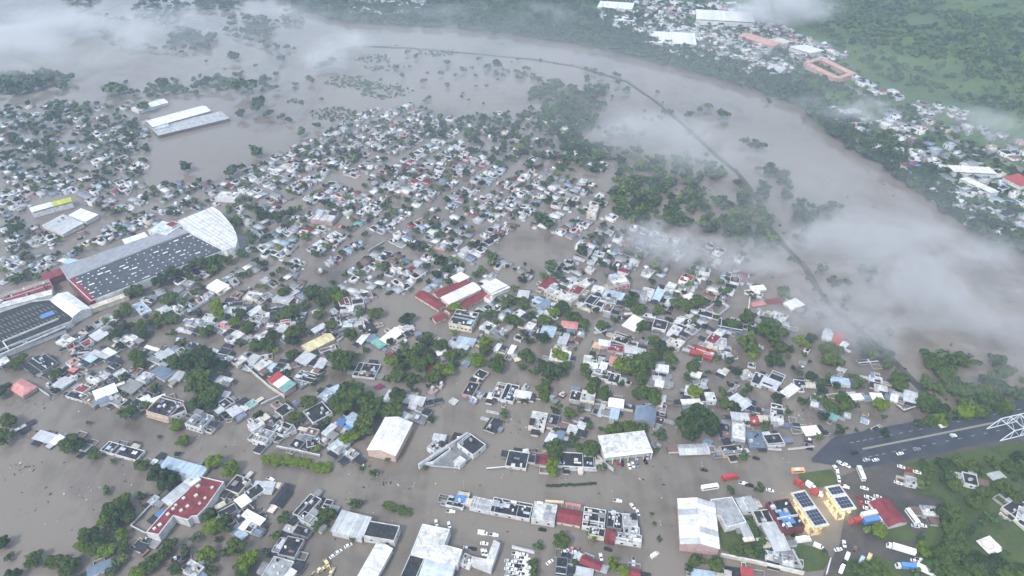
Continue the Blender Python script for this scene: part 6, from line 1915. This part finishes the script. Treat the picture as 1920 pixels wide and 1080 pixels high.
for x, y, a_, b_ in [(650, 153, 46, 11), (720, 172, 50, 13), (625, 214, 46, 13), (690, 160, 34, 9), (560, 190, 20, 5), (820, 100, 40, 5), (700, 110, 36, 8), (720, 128, 40, 6)]:
    for _ in range(int(a_ * b_ * .22)):                    # reed beds and drowned scrub, ragged at the edge
        an, q_ = random.uniform(0, 6.28), math.sqrt(random.random()) * random.uniform(.75, 1.15)
        far_tree(x + a_ * q_ * math.cos(an), y + b_ * q_ * math.sin(an), random.uniform(1.4, 3.2), random.choice([1, 1, 3]), -1.0)
for _ in range(60):                                        # the low trees along the levee
    a = random.choice(lv); FAR_TREES.append((a[0] + random.uniform(-9, 9), a[1] + random.uniform(-9, 9), 0, random.uniform(1.2, 2.6), random.choice([0, 0, 1])))
TINT = [(.036, .066, .030), (.064, .108, .034), (.11, .16, .036), (.070, .125, .040)]
VV, FF, CC = [], [], []
ALLP = LOWP + TINYP
protoV = [np.array(p[0]) for p in ALLP]; protoF = [p[1] for p in ALLP]
nb_ = 0
for (X, Y, z, r, k) in FAR_TREES:
    i = random.randrange(6) + (6 if Y > 800 else 0)
    a = random.uniform(0, 6.28); ca, sa = math.cos(a), math.sin(a)
    P = protoV[i]
    s = r * np.array([random.uniform(.9, 1.15), random.uniform(.9, 1.15), random.uniform(.8, 1.1)])
    Q = P * s
    VV.append(np.c_[Q[:, 0] * ca - Q[:, 1] * sa + X, Q[:, 0] * sa + Q[:, 1] * ca + Y, Q[:, 2] + z + r * .62])
    FF.extend(tuple(q + nb_ for q in f) for f in protoF[i]); nb_ += len(P)
    t_ = TINT[k]; j = random.uniform(.75, 1.3); CC.extend([(t_[0] * j, t_[1] * j, t_[2] * j)] * len(protoF[i]))
o = mass('distant_woods', np.concatenate(VV), FF, CC, attr_mat('far_leaf', .75, .55))
o['label'] = 'far trees and woods standing in the flood and on the bank'; o['category'] = 'woods'
print('COUNTS far houses', n_far, 'far trees', len(FAR_TREES), 'tris', sum(len(f) - 2 for f in FF) + sum(len(f) - 2 for f in HF))

# rubbish and branches afloat
DV, DF, DC = [], [], []
def deb(X, Y, s, c):
    global DV, DF, DC
    a = random.uniform(0, 3.14); ca, sa = math.cos(a), math.sin(a)
    L, W = s * random.uniform(.6, 1.6), s * random.uniform(.3, .8)
    V, F = [], []; box(V, F, -L/2, -W/2, -.1, L/2, W/2, random.uniform(.08, .3))
    b = len(DV); DV += [(X + x * ca - y * sa, Y + x * sa + y * ca, z) for x, y, z in V]; DF += [tuple(i + b for i in f) for f in F]; DC += [c] * len(F)
for _ in range(420):
    x, y = random.uniform(0, 1500), random.triangular(520, 1080, 900)
    p = G(x, y)
    if not free(*p, 1.0): continue
    deb(p[0], p[1], random.choice([.3, .4, .5, .7, 1.0]), jit(PAL[random.choices('WHGNDL', [2, 2, 4, 6, 8, 1])[0]]))
for cx, cy, n_, sp in [(50, 875, 40, 16), (30, 760, 22, 26), (75, 750, 24, 20), (100, 945, 20, 50), (150, 920, 26, 40), (960, 795, 34, 22), (700, 905, 30, 40), (1340, 800, 6, 30), (1630, 795, 30, 34), (1500, 770, 30, 40), (440, 850, 22, 60), (1190, 905, 16, 40), (1400, 770, 10, 30)]:
    for _ in range(n_):
        p = G(cx + random.gauss(0, sp), cy + random.gauss(0, sp * .45))
        if free(*p, .8): deb(p[0], p[1], random.choice([.3, .5, .8, 1.3]), jit(PAL[random.choice('NNDDDGGH')]))
for _ in range(70):                                        # driftwood on the river
    x, y = random.uniform(1250, 1900), random.uniform(160, 660)
    p = G(x, y)
    deb(p[0], p[1], random.uniform(1.2, 3.5), (.05, .045, .04))
o = mass('floating_debris', DV, DF, DC, attr_mat('debris', .85, .7))
write_labels()

# ---------------------------------------------------------------- mist over the river, haze over everything
def mist(px, py, sx, sy, sz, zc, dens, rot, sc, thr, seed):
    p = G(px, py, zc)
    m = bpy.data.materials.new('mist'); m.use_nodes = True
    n, l = m.node_tree.nodes, m.node_tree.links
    n.remove(n['Principled BSDF'])
    vol = n.new('ShaderNodeVolumePrincipled'); vol.inputs['Color'].default_value = (.96, .98, 1.0, 1); vol.inputs['Anisotropy'].default_value = .1
    tc = n.new('ShaderNodeTexCoord'); g = n.new('ShaderNodeNewGeometry')
    mp = n.new('ShaderNodeMapping'); mp.inputs['Location'].default_value = (seed * 137.0, seed * 71.0, 0); mp.inputs['Scale'].default_value = (.9, 1.15, 1.6); mp.inputs['Rotation'].default_value = (0, 0, -rot)
    l.new(g.outputs['Position'], mp.inputs['Vector'])
    nz = n.new('ShaderNodeTexNoise'); nz.inputs['Scale'].default_value = sc; nz.inputs['Detail'].default_value = 6; nz.inputs['Roughness'].default_value = .68; nz.inputs['Distortion'].default_value = .35
    l.new(mp.outputs['Vector'], nz.inputs['Vector'])
    mr = n.new('ShaderNodeMapRange'); mr.inputs['From Min'].default_value = thr; mr.inputs['From Max'].default_value = thr + .17
    l.new(nz.outputs['Fac'], mr.inputs['Value'])
    ln = n.new('ShaderNodeVectorMath'); ln.operation = 'LENGTH'; l.new(tc.outputs['Object'], ln.inputs[0])
    fo = n.new('ShaderNodeMapRange'); fo.interpolation_type = 'SMOOTHSTEP'; fo.inputs['From Min'].default_value = 1.0; fo.inputs['From Max'].default_value = .15
    fo.inputs['To Min'].default_value = 0; fo.inputs['To Max'].default_value = 1
    l.new(ln.outputs['Value'], fo.inputs['Value'])
    a = n.new('ShaderNodeMath'); a.operation = 'MULTIPLY'; l.new(mr.outputs['Result'], a.inputs[0]); l.new(fo.outputs['Result'], a.inputs[1])
    c = n.new('ShaderNodeMath'); c.operation = 'MULTIPLY'; c.inputs[1].default_value = dens; l.new(a.outputs[0], c.inputs[0])
    l.new(c.outputs[0], vol.inputs['Density']); l.new(vol.outputs[0], n['Material Output'].inputs['Volume'])
    V, F = [], []
    rings, seg = 10, 20
    for i in range(rings + 1):
        ph = math.pi * i / rings
        for j in range(seg):
            an = 2 * math.pi * j / seg
            V.append((math.sin(ph) * math.cos(an), math.sin(ph) * math.sin(an), math.cos(ph)))
    for i in range(rings):
        for j in range(seg): F.append((i*seg + j, (i+1)*seg + j, (i+1)*seg + (j+1) % seg, i*seg + (j+1) % seg))
    o = bpy.data.objects.new('mist', mesh('mist', V, F, m)); col.objects.link(o)
    o.location = (p[0], p[1], zc); o.scale = (sx, sy, sz); o.rotation_euler = (0, 0, rot); o['kind'] = 'stuff'
# px, py, half sizes in metres, height, density, heading, noise scale, threshold, seed
MIST = [(900, 110, 950, 430, 11, 12, .0080, -.2, .004, .22, 20),
        (1640, 400, 430, 160, 11, 12, .015, -.75, .007, .30, 21),
        (1760, 520, 200, 120, 15, 17, .085, -.6, .011, .43, 1),
        (1660, 625, 130, 55, 12, 14, .060, -.6, .020, .46, 11),
        (1250, 255, 120, 95, 15, 17, .045, -.6, .014, .46, 2),
        (1310, 465, 115, 50, 12, 14, .070, -.45, .020, .45, 3),
        (50, 70, 300, 220, 22, 24, .060, .15, .008, .43, 4),
        (430, 35, 260, 150, 20, 22, .020, .2, .013, .49, 5),
        (635, 95, 55, 110, 20, 22, .075, -.2, .018, .45, 6),
        (1470, 12, 120, 120, 26, 34, .070, .5, .011, .43, 7),
        (900, 28, 300, 80, 18, 24, .022, .1, .012, .48, 8),
        (1600, 200, 130, 60, 14, 18, .030, -.5, .014, .47, 9),
        (1850, 235, 110, 70, 16, 26, .030, -.5, .014, .47, 10)]
for a in MIST: mist(*a)
m = bpy.data.materials.new('haze'); m.use_nodes = True
n, l = m.node_tree.nodes, m.node_tree.links
n.remove(n['Principled BSDF'])
vol = n.new('ShaderNodeVolumePrincipled'); vol.inputs['Color'].default_value = (.66, .82, 1.0, 1); vol.inputs['Density'].default_value = .00022; vol.inputs['Anisotropy'].default_value = .2
l.new(vol.outputs[0], n['Material Output'].inputs['Volume'])
V, F = [], []; box(V, F, -5200, -2600, -3, 5200, 7400, 520, True)
o = bpy.data.objects.new('haze', mesh('haze', V, F, m)); col.objects.link(o); o['kind'] = 'stuff'
